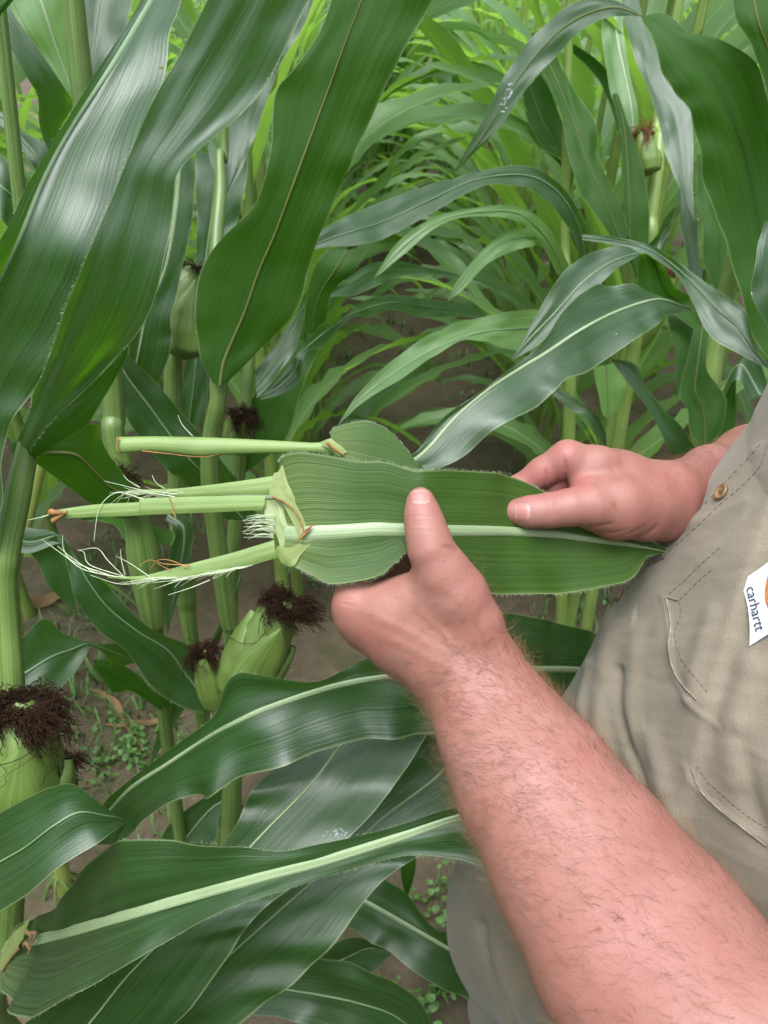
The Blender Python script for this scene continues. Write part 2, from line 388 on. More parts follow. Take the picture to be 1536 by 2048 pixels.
def stalk_obj(parent, pts, mat='stalk', nodes=(), name='stalk', sides=20):
    """pts: (x,y,z,r) world; smooth tube with swollen nodes and sheath steps"""
    s = catmull(pts, 14)
    path, rad = s[:, :3], s[:, 3].copy()
    sl = np.concatenate([[0], np.cumsum(np.linalg.norm(np.diff(path, axis=0), axis=1))])
    for (zn, sw) in nodes:
        i = np.argmin(abs(path[:, 2]-zn)); d = sl-sl[i]
        rad *= 1+sw*np.exp(-(d/0.006)**2)+0.10*np.exp(-np.clip(d if path[-1, 2] > path[0, 2] else -d, 0, None)/0.10)*((d > 0) if path[-1, 2] > path[0, 2] else (d < 0))
    v, f = tube_vf(path, rad, sides)
    # shallow longitudinal groove
    a = np.tile(np.linspace(0, 2*np.pi, sides, endpoint=False), len(path))
    uv = np.stack([a/6.283, np.repeat(sl, sides)], 1)
    o = link(name, mesh_from(name, v, f, {'UVMap': uv}), M[mat], parent)
    return o, path

def frame_from(axis_):
    z = nrm(np.asarray(axis_, float)); r_ = np.array([0, 0, 1.0]) if abs(z[2]) < 0.85 else np.array([0, 1.0, 0])
    x = nrm(np.cross(r_, z)); return x, np.cross(z, x), z
def ear_obj(parent, base, tip, R, seed=0, silk=220, cap=1.0, droop=(0, 0, -1), silk_len=0.07, strands=0, tan=False, nhusk=6, name='ear', mats='husk'):
    r = np.random.RandomState(seed)
    base = np.asarray(base, float); tip = np.asarray(tip, float); L = np.linalg.norm(tip-base)
    X, Y, Z = frame_from(tip-base)
    root = empty(name, tuple(Vector(base)-(parent.location if parent else Vector()))); root.parent = parent
    def prof(t, k=0.0):
        return R*np.interp(np.clip(t, 0, 1.04), [0, .03, .09, .30, .55, .80, .93, .99, 1.04], [.03, .45, .85, 1.08, 1.03, .80, .50, .18, .04])
    for h in range(nhusk):
        a0 = h*2.4+r.rand()*0.6; span = 1.55-0.09*h; t1 = 0.72+0.30*(h/(nhusk-1.0)) if h else 0.62
        t1 = min(t1, 1.0); off = 0.0016*(nhusk-h)
        nt_, na = 26, 25
        tt = np.linspace(0, 1, nt_)*t1; V = np.zeros((nt_, na, 3)); 
        for j in range(na):
            s_ = -1+2*j/(na-1)
            # pointed outline: span narrows towards the husk tip
            tn = tt/t1; sp = span*(1-np.clip((tn-0.35)/0.65, 0, 1)**2.0*0.97)
            if h >= nhusk-2: sp = 3.3*np.ones_like(tn)/2*1.15
            a = a0+s_*sp
            rad = prof(tt)+off*np.clip(tt/.08, 0, 1)*(1-0.6*abs(s_)**3)+0.0005*np.cos(s_*40)+0.0012*(1-abs(s_))*r.rand()*0
            rad = rad+0.0009*np.sin(7*a+h)*np.sin(tn*3)
            V[:, j] = base+np.outer(tt*L, Z)+rad[:, None]*(np.cos(a)[:, None]*X+np.sin(a)[:, None]*Y)
        cs = np.linspace(0, 1, na)
        uv = np.stack(np.broadcast_arrays(cs[None]*1.0, (tt*L)[:, None]), -1).reshape(-1, 2)
        link('husk', mesh_from('husk', V.reshape(-1, 3), grid_faces(nt_, na), {'UVMap': uv}), M[mats], root)
    # silk: a tangle of thin strands falling over the tip
    mb = MB(); dr = nrm(np.asarray(droop, float))
    ncl = max(8, silk//11); paths = []
    for c_ in range(ncl):
        a = r.rand()*6.283; q = R*0.34*math.sqrt(r.rand())*cap
        p0 = base+Z*L*(0.94+0.03*r.rand())+q*(np.cos(a)*X+np.sin(a)*Y); n_ = 10; pts = [p0]
        crown = c_ % 2 == 0
        if crown: p0 = base+Z*L*(.99+.035*r.rand())+.7*(p0-base-Z*np.dot(p0-base, Z))
        dv = Z*(1.1 if crown else .7)+(.9 if crown else .45)*r.randn(3)+0.3*(np.cos(a)*X+np.sin(a)*Y)+.35*dr; ln = silk_len*(0.5+0.7*r.rand())*(.6 if crown else 1)
        for s_ in range(n_-1):
            dv = nrm(dv+(.16 if crown else .50)*dr+(.6 if crown else .22)*r.randn(3)); np_ = pts[-1]+dv*ln/(n_-1)
            rel = np_-base; t = np.dot(rel, Z)/L; ax = rel-Z*np.dot(rel, Z); rr = np.linalg.norm(ax)
            lim = float(prof(np.array(t)))+0.0100 if t < 1.0 else 0
            if rr < lim: np_ = np_+ax/max(rr, 1e-6)*(lim-rr)
            pts.append(np_)
        paths.append(np.array(pts))
    for i in range(silk):
        pts = paths[r.randint(ncl)]; k_ = r.randint(6, 11); off_ = .0022*r.randn(3)*np.linspace(.5, 1.3, 10)[:, None]
        wob = .0014*np.cumsum(r.randn(10, 3), 0)*.8
        v_, f_ = tube_vf(catmull((pts+off_+wob)[:k_], 2), 0.00024+0.0002*r.rand(), 3); mb.add(v_, f_)
    for i in range(strands):
        a = r.rand()*6.283; pts = []; t = 0.93
        tl = 0.25+0.4*r.rand(); n_ = 14; da = .25*r.randn()
        for s_ in range(n_):
            tt_ = t-tl*s_/(n_-1); da = .75*da+.13*r.randn(); a += da; rad = float(prof(np.array(tt_)))+0.0108*(1 if tt_ < .9 else .6)
            pts.append(base+Z*tt_*L+rad*(np.cos(a)*X+np.sin(a)*Y))
        v_, f_ = tube_vf(catmull(np.array(pts), 3), 0.00022+0.0002*r.rand(), 4); mb.add(v_, f_)
    o = link('silk', mb.mesh('silk'), M['silk_tan' if tan else 'silk'], root); o['kind'] = 'stuff'
    return root

# ------------------------------------------------------------------ the plants that stand nearest, leaf by leaf
def near_plant(label, pts, group='corn plants at arm\'s length', top=2.15, nodes_px=(), foot=None, mat='stalk'):
    """pts: (px,py,d,width_px) from top to bottom along the visible stalk"""
    w = []
    for (x, y, d, wp) in pts: 
        p = P(x, y, d); w.append((p[0], p[1], p[2], wp*d/F/2))
    up = np.array(w[0]); dirn = np.array(w[0])-np.array(w[min(1, len(w)-1)])
    k = (top-up[2])/max(dirn[2], 0.02) if dirn[2] > 0.02 else 1.0
    if top > up[2]+0.1:
        sx = np.clip(dirn[0]/max(dirn[2], .05), -.12, .12); sy = np.clip(dirn[1]/max(dirn[2], .05), -.12, .12); h = top-up[2]
        ext = [(up[0]+sx*h, up[1]+sy*h, top, 0.003), (up[0]+sx*h*.5, up[1]+sy*h*.5, up[2]+h*.5, max(up[3]*.7, .004))]
    else: ext = []
    lo = np.array(w[-1])
    if foot is None:
        dn = np.array(w[-1])-np.array(w[max(0, len(w)-2)]); s_ = np.clip(dn[:2]/max(-dn[2], 0.05), -.10, .10)
        fx, fy = lo[0]+s_[0]*lo[2], lo[1]+s_[1]*lo[2]
    else: fx, fy = foot
    g = gz(fx, fy)-0.01
    tail = [(0.5*(lo[0]+fx), 0.5*(lo[1]+fy), 0.5*(lo[2]+g), lo[3]*1.05), (fx, fy, g, lo[3]*1.15)] if lo[2] > 0.12 else [(fx, fy, g, lo[3]*1.1)]
    allp = ext+w+tail
    root = empty('corn_plant', (fx, fy, g)); tag(root, label, 'corn plant', group)
    nodes = [(P(px, py, d)[2], 0.12) for (px, py, d) in nodes_px]
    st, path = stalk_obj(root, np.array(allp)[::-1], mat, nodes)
    # prop roots splayed round the foot
    r = np.random.RandomState(int(abs(fx*1000)))
    for i in range(7):
        a = i*0.9+r.rand()*.4; q = np.array([[fx, fy, g+0.075], [fx+.022*math.cos(a), fy+.022*math.sin(a), g+.055], [fx+.05*math.cos(a), fy+.05*math.sin(a), g-.01]])
        v, f = tube_vf(catmull(q, 4), 0.0028, 6); link('prop_root', mesh_from('prop_root', v, f, {'UVMap': np.zeros((len(v), 2))}), M['stalk'], root)
    return root

# --- plant at the left edge
pA = near_plant('corn plant with broad glossy leaves and a fat ear under a brown silk cap',
    [(75, 760, .60, 28), (58, 880, .60, 38), (36, 990, .60, 46), (13, 1130, .605, 42), (17, 1250, .62, 43), (25, 1380, .63, 44), (28, 1560, .66, 48), (22, 1750, .69, 52), (10, 1920, .72, 54), (2, 2048, .76, 52)],
    nodes_px=((15, 1130, .605), (26, 1440, .64), (14, 1890, .71)), foot=(-0.34, 0.36))
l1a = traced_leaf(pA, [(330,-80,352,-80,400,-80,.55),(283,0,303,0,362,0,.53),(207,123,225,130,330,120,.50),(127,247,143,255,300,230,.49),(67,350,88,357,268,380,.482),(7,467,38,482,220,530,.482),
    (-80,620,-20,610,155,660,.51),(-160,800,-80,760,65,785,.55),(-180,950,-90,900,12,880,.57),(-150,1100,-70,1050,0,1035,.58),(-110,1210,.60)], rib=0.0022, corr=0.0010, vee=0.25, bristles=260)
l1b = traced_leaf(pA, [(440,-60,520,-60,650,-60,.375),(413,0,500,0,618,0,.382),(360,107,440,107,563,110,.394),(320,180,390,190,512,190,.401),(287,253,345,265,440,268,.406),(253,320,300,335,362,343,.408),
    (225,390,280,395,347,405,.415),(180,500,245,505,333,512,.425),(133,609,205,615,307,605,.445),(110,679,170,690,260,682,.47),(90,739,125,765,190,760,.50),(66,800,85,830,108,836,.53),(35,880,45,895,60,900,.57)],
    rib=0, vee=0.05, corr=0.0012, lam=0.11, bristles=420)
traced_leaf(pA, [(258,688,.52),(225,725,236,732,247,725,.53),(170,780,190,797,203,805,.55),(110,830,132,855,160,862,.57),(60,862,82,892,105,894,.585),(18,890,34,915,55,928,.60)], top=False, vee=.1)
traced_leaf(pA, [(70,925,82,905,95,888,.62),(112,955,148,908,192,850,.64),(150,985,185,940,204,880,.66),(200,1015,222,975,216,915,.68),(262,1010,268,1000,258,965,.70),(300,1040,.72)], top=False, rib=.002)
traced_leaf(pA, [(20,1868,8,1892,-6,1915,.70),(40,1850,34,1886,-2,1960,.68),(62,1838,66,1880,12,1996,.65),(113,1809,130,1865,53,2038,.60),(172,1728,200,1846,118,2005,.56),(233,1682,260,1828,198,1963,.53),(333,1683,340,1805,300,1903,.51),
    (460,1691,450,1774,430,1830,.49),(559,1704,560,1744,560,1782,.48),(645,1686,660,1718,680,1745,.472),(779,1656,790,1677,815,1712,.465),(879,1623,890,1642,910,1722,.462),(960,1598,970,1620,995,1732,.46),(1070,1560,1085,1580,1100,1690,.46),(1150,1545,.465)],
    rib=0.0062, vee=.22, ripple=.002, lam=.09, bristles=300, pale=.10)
l5c = traced_leaf(pA, [(62,1832,56,1850,48,1872,.642),(48,1848,40,1876,30,1905,.655),(26,1866,14,1905,2,1950,.675),(4,1895,-8,1940,-18,1985,.69)], name='collar', mat='collar', vee=-.15, ripple=.001, lam=.02, nh=5, buckle=.001)
sc_m = MB()
for q in ([(52,1862,.634),(62,1872,.630),(58,1884,.632)], [(58,1868,.632),(72,1866,.629),(66,1882,.632),(54,1896,.636)], [(50,1884,.637),(60,1896,.635),(56,1908,.638)], [(42,1892,.645),(24,1912,.662),(4,1942,.676)]):
    w_ = catmull(np.array([P(*p) for p in q]), 5); v_, f_ = tube_vf(w_, np.linspace(.0022, .0008, len(w_)), 5); sc_m.add(v_, f_)
link('torn_scrap', sc_m.mesh('torn_scrap'), M['dead'], l5c)['kind'] = 'stuff'
traced_leaf(pA, [(-150,1690,-130,1800,-110,1900,.54),(-40,1645,-20,1735,0,1824,.515),(47,1599,50,1695,60,1786,.50),(100,1576,105,1653,120,1733,.495),(150,1569,157,1625,192,1690,.50),(205,1610,212,1632,228,1662,.515),(240,1636,244,1642,250,1650,.535),
    (238,1655,232,1672,222,1690,.56),(215,1715,.58)], rib=.0012, vee=.1)
traced_leaf(pA, [(-40,1330,-30,1390,0,1425,.82),(40,1280,40,1352,60,1402,.85),(83,1237,100,1315,110,1385,.87),(125,1264,140,1300,150,1345,.89),(170,1282,178,1288,182,1296,.91),(212,1287,216,1300,216,1320,.93),(252,1288,246,1312,220,1334,.95),(270,1325,.97)], rib=.0014)
pa_e = ear_obj(pA, P(36, 1720, .60), P(46, 1400, .57), 0.0285, seed=3, silk=1100, cap=1.2, silk_len=.029, strands=14, droop=(0.5, -.2, -1))
tagp = lambda o, t: o.__setitem__('label', t)
ear_obj(pA, P(130, 1680, .80), P(118, 1520, .76), 0.013, seed=5, silk=260, cap=1.2, silk_len=.035, droop=(.3, 0, -1))

# --- plant with the straight stalk in the middle left
pB = near_plant('straight corn plant behind the torn sheaths, bright leaf at its collar, ear leaning out',
    [(446, 250, .86, 15), (440, 310, .85, 16), (441, 385, .84, 24), (433, 480, .83, 26), (430, 600, .82, 28), (437, 775, .82, 32), (424, 870, .85, 37), (420, 960, .88, 37), (437, 1100, .93, 36), (455, 1225, .98, 34), (461, 1270, 1.0, 27), (459, 1380, 1.05, 32), (466, 1500, 1.11, 38), (462, 1640, 1.18, 40)],
    nodes_px=((440, 305, .85), (437, 780, .82), (459, 1255, .99)))
traced_leaf(pB, [(425,766,440,770,457,763,.80),(399,705,450,718,508,712,.79),(391,615,488,628,592,622,.77),(402,540,518,542,616,540,.75),(442,478,548,472,640,468,.73),(512,405,578,392,682,375,.71),(541,300,612,300,716,295,.69),
    (549,190,652,192,765,187,.675),(590,135,682,108,807,102,.66),(645,50,715,22,856,18,.65),(690,-90,760,-90,905,-85,.64)], top=False, rib=0.0022, vee=.12, ripple=.0018, corr=.0006, bristles=220)
traced_leaf(pB, [(407,1427,411,1400,411,1370,1.0),(350,1408,373,1350,392,1300,.98),(300,1370,335,1300,346,1278,.95),(250,1300,277,1264,292,1250,.92),(192,1257,216,1215,228,1184,.89),(150,1192,175,1160,198,1153,.87),(134,1126,146,1106,152,1112,.86),(122,1088,119,1072,112,1066,.85),(60,1106,60,1085,58,1056,.84),(0,1100,0,1072,0,1040,.83),(-60,1110,.83)], rib=.0016)
traced_leaf(pB, [(60,1104,85,1090,112,1070,.845),(76,1126,105,1112,126,1100,.855),(95,1166,118,1152,138,1146,.865),(125,1200,138,1196,147,1188,.88),(153,1226,.89)])
traced_leaf(pB, [(212,757,230,715,242,690,.90),(235,800,262,765,278,732,.92),(262,850,300,815,318,772,.94),(300,900,340,870,360,822,.96),(335,940,380,920,412,880,.98),(380,975,425,965,470,955,1.02),(450,1040,490,1042,520,1042,1.06)], rib=.0022)
traced_leaf(pB, [(447,388,451,390,456,386,.86),(452,335,468,345,490,322,.87),(459,260,490,252,513,262,.875),(480,200,507,198,535,200,.87),(505,140,531,130,560,130,.86),(540,60,570,50,602,60,.85),(580,-40,600,-40,640,-30,.84)], top=True, rib=0)
traced_leaf(pB, [(447,390,445,392,443,393,.86),(422,330,430,335,437,330,.87),(418,300,424,298,430,296,.88),(416,270,.89)])
traced_leaf(pB, [(440,1000,445,990,450,980,.86),(560,1012,560,992,560,970,.84),(680,1010,680,972,680,940,.82),(800,960,772,945,752,932,.80),(912,922,840,912,828,906,.80),(979,866,912,833,884,838,.81),(1057,823,980,775,962,782,.82),(1104,787,1040,737,1028,731,.84),
    (1134,757,1091,707,1080,690,.85),(1176,743,1157,663,1140,608,.87),(1264,683,1224,627,1191,573,.90),(1314,650,1291,603,1262,573,.92),(1334,632,1330,600,1322,592,.94),(1386,620,.97)], rib=0.0036, vee=.14, ripple=.004)
ear_obj(pB, P(474, 1395, .84), P(572, 1200, .80), 0.0265, seed=11, silk=1000, cap=1.1, silk_len=.036, strands=4, droop=(0.75, -0.1, -.8))
ear_obj(pB, P(438, 1420, .86), P(404, 1300, .83), 0.0125, seed=13, silk=260, cap=1.2, silk_len=.028, droop=(.5, 0, -1), nhusk=4)

# --- plants tucked behind the left leaves
pC = near_plant('slim corn plant with reddish streaked pale sheath behind the left leaves',
    [(222, 740, .86, 44), (226, 860, .88, 44), (245, 940, .90, 46), (275, 1050, .93, 50), (288, 1120, .95, 62), (305, 1235, .98, 42), (312, 1265, 1.0, 30), (325, 1400, 1.06, 28), (336, 1490, 1.1, 26)], nodes_px=((307, 1250, .985),))
traced_leaf(pC, [(330,300,360,300,390,320,.84),(322,420,350,430,386,430,.86),(300,520,330,540,366,530,.88),(270,620,296,620,341,640,.90),(258,690,279,700,343,690,.92),(262,740,274,745,328,742,.94),(285,778,298,778,312,772,.96)], rib=.0032)
traced_leaf(pC, [(250,1080,300,1083,335,1092,.94),(235,1060,290,1062,345,1090,.95),(215,1045,280,1045,342,1065,.97),(165,1040,210,1035,260,1030,1.0),(160,1030,.99)], top=False)
traced_leaf(pC, [(185,1318,.97),(196,1348,215,1342,232,1322,.98),(222,1378,250,1362,276,1348,1.0),(262,1385,285,1375,305,1380,1.02),(320,1420,325,1415,350,1412,1.05)], top=False)
traced_leaf(pC, [(330,1040,335,1030,345,1020,1.02),(345,1060,368,1060,385,1050,1.02),(335,1130,362,1130,378,1130,1.04),(325,1200,345,1210,350,1215,1.06),(335,1265,.1+.98)], rib=.002)
ear_obj(pC, P(250, 1030, .90), P(233, 950, .87), 0.0125, seed=17, silk=220, cap=1.2, silk_len=.03)

pD = near_plant('corn plant with a green ear standing upright beside the dark silk, between the left leaves',
    [(352, 610, 1.0, 28), (349, 700, 1.0, 30), (346, 770, 1.02, 36), (352, 900, 1.06, 36), (362, 1080, 1.12, 40), (372, 1195, 1.18, 38), (384, 1290, 1.22, 30)], nodes_px=((346, 690, 1.0), (374, 1205, 1.18)))
ear_obj(pD, P(368, 720, .97), P(378, 530, .95), 0.0215, seed=19, silk=260, cap=1.2, silk_len=.04, droop=(.4, 0, -1), strands=6)
ear_obj(pD, P(350, 660, 1.0), P(362, 560, .98), 0.011, seed=20, silk=160, cap=1.2, silk_len=.035)
traced_leaf(pD, [(390,300,440,310,496,318,1.04),(392,380,430,390,488,390,1.05),(395,450,420,460,470,450,1.06),(393,520,412,520,440,520,1.07),(386,620,403,620,420,620,1.08),(372,720,393,720,412,720,1.1),(358,800,384,802,416,790,1.12),(350,870,375,862,404,850,1.14)], rib=.002)
traced_leaf(pD, [(335,690,345,694,362,690,1.0),(338,720,352,722,378,710,1.0),(343,655,.98)], top=False)
traced_leaf(pD, [(470,1180,480,1150,490,1120,1.15),(440,1250,455,1230,480,1180,1.16),(400,1310,420,1290,450,1250,1.18),(360,1380,385,1350,420,1330,1.2),(320,1450,340,1420,380,1400,1.22),(300,1530,.1+1.15)], rib=.002)

pE = near_plant('corn plant carrying a small drooping dark silk tuft beside the straight stalk', 
    [(505, 560, 1.2, 18), (500, 700, 1.2, 22), (490, 820, 1.22, 26), (478, 930, 1.25, 28), (470, 1060, 1.3, 30), (462, 1180, 1.36, 30)])
ear_obj(pE, P(468, 905, 1.18), P(482, 822, 1.14), 0.0145, seed=23, silk=340, cap=1.5, silk_len=.05, droop=(.3, 0, -1))
traced_leaf(pE, [(515,797,512,772,510,742,1.0),(560,745,555,716,548,692,1.0),(597,682,591,655,584,640,1.0),(612,602,.99)], rib=.0012)
traced_leaf(pE, [(519,800,520,796,521,792,1.05),(560,790,556,776,552,765,1.05),(596,762,588,744,580,730,1.05),(612,706,606,704,600,700,1.05),(650,690,648,665,655,640,1.12),(700,636,696,634,690,632,1.2),(735,635,730,618,725,603,1.28),(785,620,785,605,779,590,1.35),(845,635,848,612,845,597,1.42),(925,633,918,622,912,608,1.5),(976,641,970,635,966,630,1.56)], rib=.0012, ref=.75)
traced_leaf(pE, [(655,500,695,500,737,496,1.12),(633,527,670,540,710,540,1.12),(616,572,645,577,666,582,1.14),(611,622,630,622,655,622,1.16),(608,664,626,668,650,652,1.18)], top=False, rib=.0014)
traced_leaf(pE, [(560,700,600,680,640,690,1.22),(520,770,560,760,600,790,1.22),(480,860,520,850,570,880,1.24),(470,960,.1+1.16)], top=False)

pF = near_plant('corn plant with a bright yellow green stalk and fanning pale leaves at the field edge',
    [(143, -40, .95, 28), (148, 60, .95, 30), (156, 190, .97, 26), (160, 300, 1.0, 26), (146, 520, 1.05, 30), (105, 800, 1.12, 32), (60, 1000, 1.16, 32), (22, 1200, 1.2, 34)], top=2.2, nodes_px=((157, 195, .97),), mat='stalk_yellow_lit')
traced_leaf(pF, [(-20,-60,60,-60,140,-60,.90),(22,20,88,20,132,10,.91),(75,100,114,100,143,100,.93),(120,165,138,165,150,165,.945),(145,208,150,208,154,208,.955)], rib=.0025, mat='leaf_bg_lit')
traced_leaf(pF, [(-60,0,-30,-10,0,-20,.82),(0,65,10,48,22,20,.82),(55,155,70,130,85,110,.84),(76,195,100,182,133,182,.86),(78,242,106,236,146,213,.88),(92,292,106,280,120,262,.90),(112,330,.91)], rib=0)
traced_leaf(pF, [(168,-60,215,-60,285,-60,1.02),(160,0,200,0,268,0,1.02),(168,80,190,80,240,85,1.02),(170,150,180,155,205,135,1.02),(168,210,.1+.93)], rib=.0016)
traced_leaf(pF, [(-30,240,-30,225,-30,208,.94),(-5,246,8,236,0,220,.94),(30,278,42,277,55,268,.94),(58,320,74,316,97,297,.94),(80,352,.95)], rib=.0012)
traced_leaf(pF, [(-50,400,-50,335,-50,275,.72),(0,438,0,372,0,305,.72),(12,452,24,392,36,350,.73),(30,428,44,402,52,378,.74),(60,395,.75)], rib=.002)
traced_leaf(pF, [(-20,40,-10,20,10,-20,.42),(-20,60,20,0,40,-30,.42),(-60,120,.43)], top=False)

# --- right side
pG = near_plant('broad leaved corn plant behind the right hand, its stalk hidden by the shirt',
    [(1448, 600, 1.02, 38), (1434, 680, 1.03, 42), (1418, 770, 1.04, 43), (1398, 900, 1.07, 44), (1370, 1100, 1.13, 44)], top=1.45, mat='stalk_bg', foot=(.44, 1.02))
lR1 = traced_leaf(pG, [(1560,760,1572,740,1595,720,.96),(1500,650,1548,620,1605,560,.95),(1454,500,1526,480,1585,420,.93),(1407,360,1501,350,1565,300,.90),(1384,240,1470,250,1540,220,.87),(1345,178,1430,160,1508,130,.85),(1318,130,1380,95,1440,78,.84),(1298,70,1335,55,1374,60,.84),(1285,42,1300,37,1324,24,.85),(1276,26,1277,29,1280,32,.86),
    (1224,0,1225,15,1224,32,.88),(1151,2,1160,35,1170,58,.90),(1091,47,1100,80,1120,102,.92),(1024,127,1035,160,1050,180,.94),(972,227,990,235,1005,248,.96),(935,295,945,300,955,300,.98),(905,348,1.0)], top=True, ref=.75, rib=0.0018, ribmat='rib_under', ripple=.003, vee=.05)
traced_leaf(pG, [(1455,-40,1500,-40,1570,-40,.80),(1478,40,1515,40,1580,40,.80),(1500,90,1535,95,1590,95,.81),(1530,165,1550,165,1600,160,.82),(1545,260,1560,260,1600,260,.83)], top=False, rib=.0014)
traced_leaf(pG, [(1532,440,1560,440,1590,440,.75),(1505,540,1550,540,1590,540,.75),(1508,600,1550,602,1590,600,.75),(1536,658,1560,662,1590,662,.76),(1570,740,.77)], top=True)
traced_leaf(pG, [(1024,718,.90),(1060,655,1065,672,1075,690,.90),(1095,590,1115,620,1140,630,.90),(1134,537,1160,570,1191,577,.90),(1185,505,1210,532,1235,536,.91),(1225,492,1255,512,1268,516,.92),(1276,506,1288,508,1294,508,.94),(1275,545,1310,526,1332,542,.96),(1275,605,1330,582,1352,577,.98),(1340,628,1370,612,1387,597,1.0),(1395,662,1402,650,1408,640,.97)], ref=.3, rib=.0014)
traced_leaf(pG, [(1165,480,1165,475,1165,468,1.0),(1230,490,1230,482,1228,474,.98),(1290,510,1300,500,1300,490,.96),(1352,547,1350,532,1347,517,.93),(1385,605,1398,580,1415,568,.90),(1415,662,1435,620,1455,595,.88),(1470,703,1475,655,1492,622,.87),(1515,726,1512,706,1508,682,.86),(1542,742,.86)], rib=.0012)
traced_leaf(pG, [(1331,632,1365,628,1396,620,1.02),(1345,680,1370,680,1398,680,1.0),(1351,740,1362,740,1382,730,.99),(1352,796,.98)], top=False)
traced_leaf(pG, [(1388,655,1405,650,1422,648,.96),(1372,730,1395,730,1412,730,.95),(1360,790,1390,780,1437,772,.95),(1375,820,1405,820,1457,803,.95),(1382,865,1410,860,1442,860,.95),(1408,898,.95)], top=False, rib=.0012)
traced_leaf(pG, [(1221,716,.95),(1251,761,1260,745,1271,729,.95),(1285,802,1290,786,1292,773,.96),(1311,842,1320,830,1327,818,.97),(1331,887,1346,866,1362,852,.98),(1350,912,1372,906,1397,905,1.0)], top=True, rib=0)
traced_leaf(pG, [(1500,800,1520,790,1540,780,.98),(1470,760,1480,730,1500,690,.98),(1430,830,1450,780,1478,730,1.0),(1440,900,1445,880,1470,850,1.02)], rib=.002)
# the leaves that cross low in front, rising from the same side
pH = near_plant('low spreading corn plant behind the bare forearm, long leaves crossing towards the left',
    [(1330, 1180, .78, 40), (1330, 1300, .80, 42), (1330, 1400, .84, 44)], top=1.06, foot=(.34, .78))
traced_leaf(pH, [(1300,1300,1325,1345,1300,1400,.78),(1180,1263,1200,1342,1190,1430,.73),(1080,1236,1090,1338,1090,1455,.69),(1000,1228,1000,1339,1000,1462,.665),(880,1262,900,1342,892,1465,.645),(750,1308,790,1350,800,1478,.635),(685,1341,700,1365,719,1481,.63),(625,1363,630,1383,650,1500,.625),
    (521,1349,530,1418,560,1530,.622),(468,1351,470,1445,469,1561,.625),(428,1430,417,1473,420,1594,.635),(333,1504,330,1530,350,1600,.65),(250,1567,262,1576,281,1645,.67),(205,1612,215,1626,240,1685,.69),(160,1690,.71)], rib=0.0040, vee=.14, ripple=.005, lam=.075, bristles=260)
lL8 = traced_leaf(pH, [(1280,1330,1300,1340,1310,1370,.86),(1100,1330,1120,1350,1120,1390,.80),(900,1370,930,1370,1000,1400,.74),(690,1440,765,1412,880,1420,.70),(560,1520,685,1487,852,1473,.685),(497,1592,620,1570,785,1576,.665),(466,1660,530,1663,713,1662,.655),(380,1760,430,1770,600,1760,.645),(250,1870,330,1875,506,1838,.635),(150,1950,250,1958,455,1915,.635),(60,2040,180,2045,352,2047,.645),(-40,2140,80,2150,230,2160,.66)], rib=0.0026, vee=.12)
traced_leaf(pH, [(1290,1360,1305,1370,1330,1390,.88),(1080,1420,1130,1430,1200,1480,.80),(800,1480,950,1480,1080,1560,.745),(720,1560,870,1556,1000,1650,.735),(640,1640,760,1640,900,1690,.725),(560,1720,680,1715,827,1718,.715),(480,1800,600,1785,752,1776,.705),(400,1880,515,1860,685,1863,.70),(300,1960,430,1935,612,1943,.70),(220,2030,330,2010,519,2019,.70),(120,2110,220,2100,380,2110,.71)], rib=0.0026, vee=.12)
traced_leaf(pH, [(650,1830,680,1780,702,1748,1.0),(719,1869,745,1811,772,1760,.98),(765,1896,800,1842,813,1790,.97),(812,1929,860,1876,872,1856,.96),(888,1978,920,1910,925,1861,.96),(955,2012,990,1950,1000,1882,.97),(1050,2066,1070,2000,1082,1925,.99),(1200,2060,1210,2050,1215,2035,1.02)], rib=.0034)
traced_leaf(pH, [(480,2030,520,1972,560,1925,.93),(590,2042,640,1990,642,1918,.91),(690,2085,720,2007,720,1934,.91),(770,2120,790,2032,796,1969,.92),(820,2150,840,2080,852,2022,.93),(900,2190,.95)], rib=.0016)
traced_leaf(pH, [(690,1952,655,1932,620,1925,1.1),(735,1946,690,1917,655,1895,1.1),(766,1926,740,1896,720,1874,1.1),(784,1908,.1+1.0)], rib=.0012)
traced_leaf(pH, [(800,1705,815,1700,832,1700,1.05),(802,1750,815,1750,830,1745,1.05),(812,1800,.1+.96)], top=False)
traced_leaf(pH, [(470,1560,455,1600,440,1640,1.2),(400,1600,420,1620,430,1680,1.2),(330,1660,360,1690,380,1730,1.2),(300,1760,.1+1.1)], rib=.002)

# --- row plants that show single leaves in front of the alley
pI = near_plant('corn plant whose long pale leaves arch over the alley', 
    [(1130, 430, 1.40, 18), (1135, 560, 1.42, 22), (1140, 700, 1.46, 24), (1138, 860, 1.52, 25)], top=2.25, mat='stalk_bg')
traced_leaf(pI, [(1152,600,1166,600,1185,600,1.30),(1157,505,1168,500,1181,505,1.24),(1130,445,1148,430,1165,437,1.20),(1091,400,1105,375,1118,367,1.17),(1040,373,1045,350,1045,330,1.14),(962,374,950,360,935,349,1.10),(870,422,860,400,850,372,1.06),(789,467,775,440,760,405,1.03),(730,487,715,460,700,428,1.0),(660,494,652,480,650,456,.98),(590,505,.96)], rib=.0016)
traced_leaf(pI, [(677,848,1.0),(712,793,718,800,728,803,1.02),(762,740,780,752,800,760,1.05),(812,700,840,713,862,717,1.08),(879,660,905,682,922,682,1.10),(945,637,965,664,975,684,1.13),(1024,623,1024,658,1024,698,1.17),(1080,620,1090,655,1082,700,1.24),(1140,640,1150,660,1145,680,1.36)], rib=.0018, mat='leaf_bg_lit')
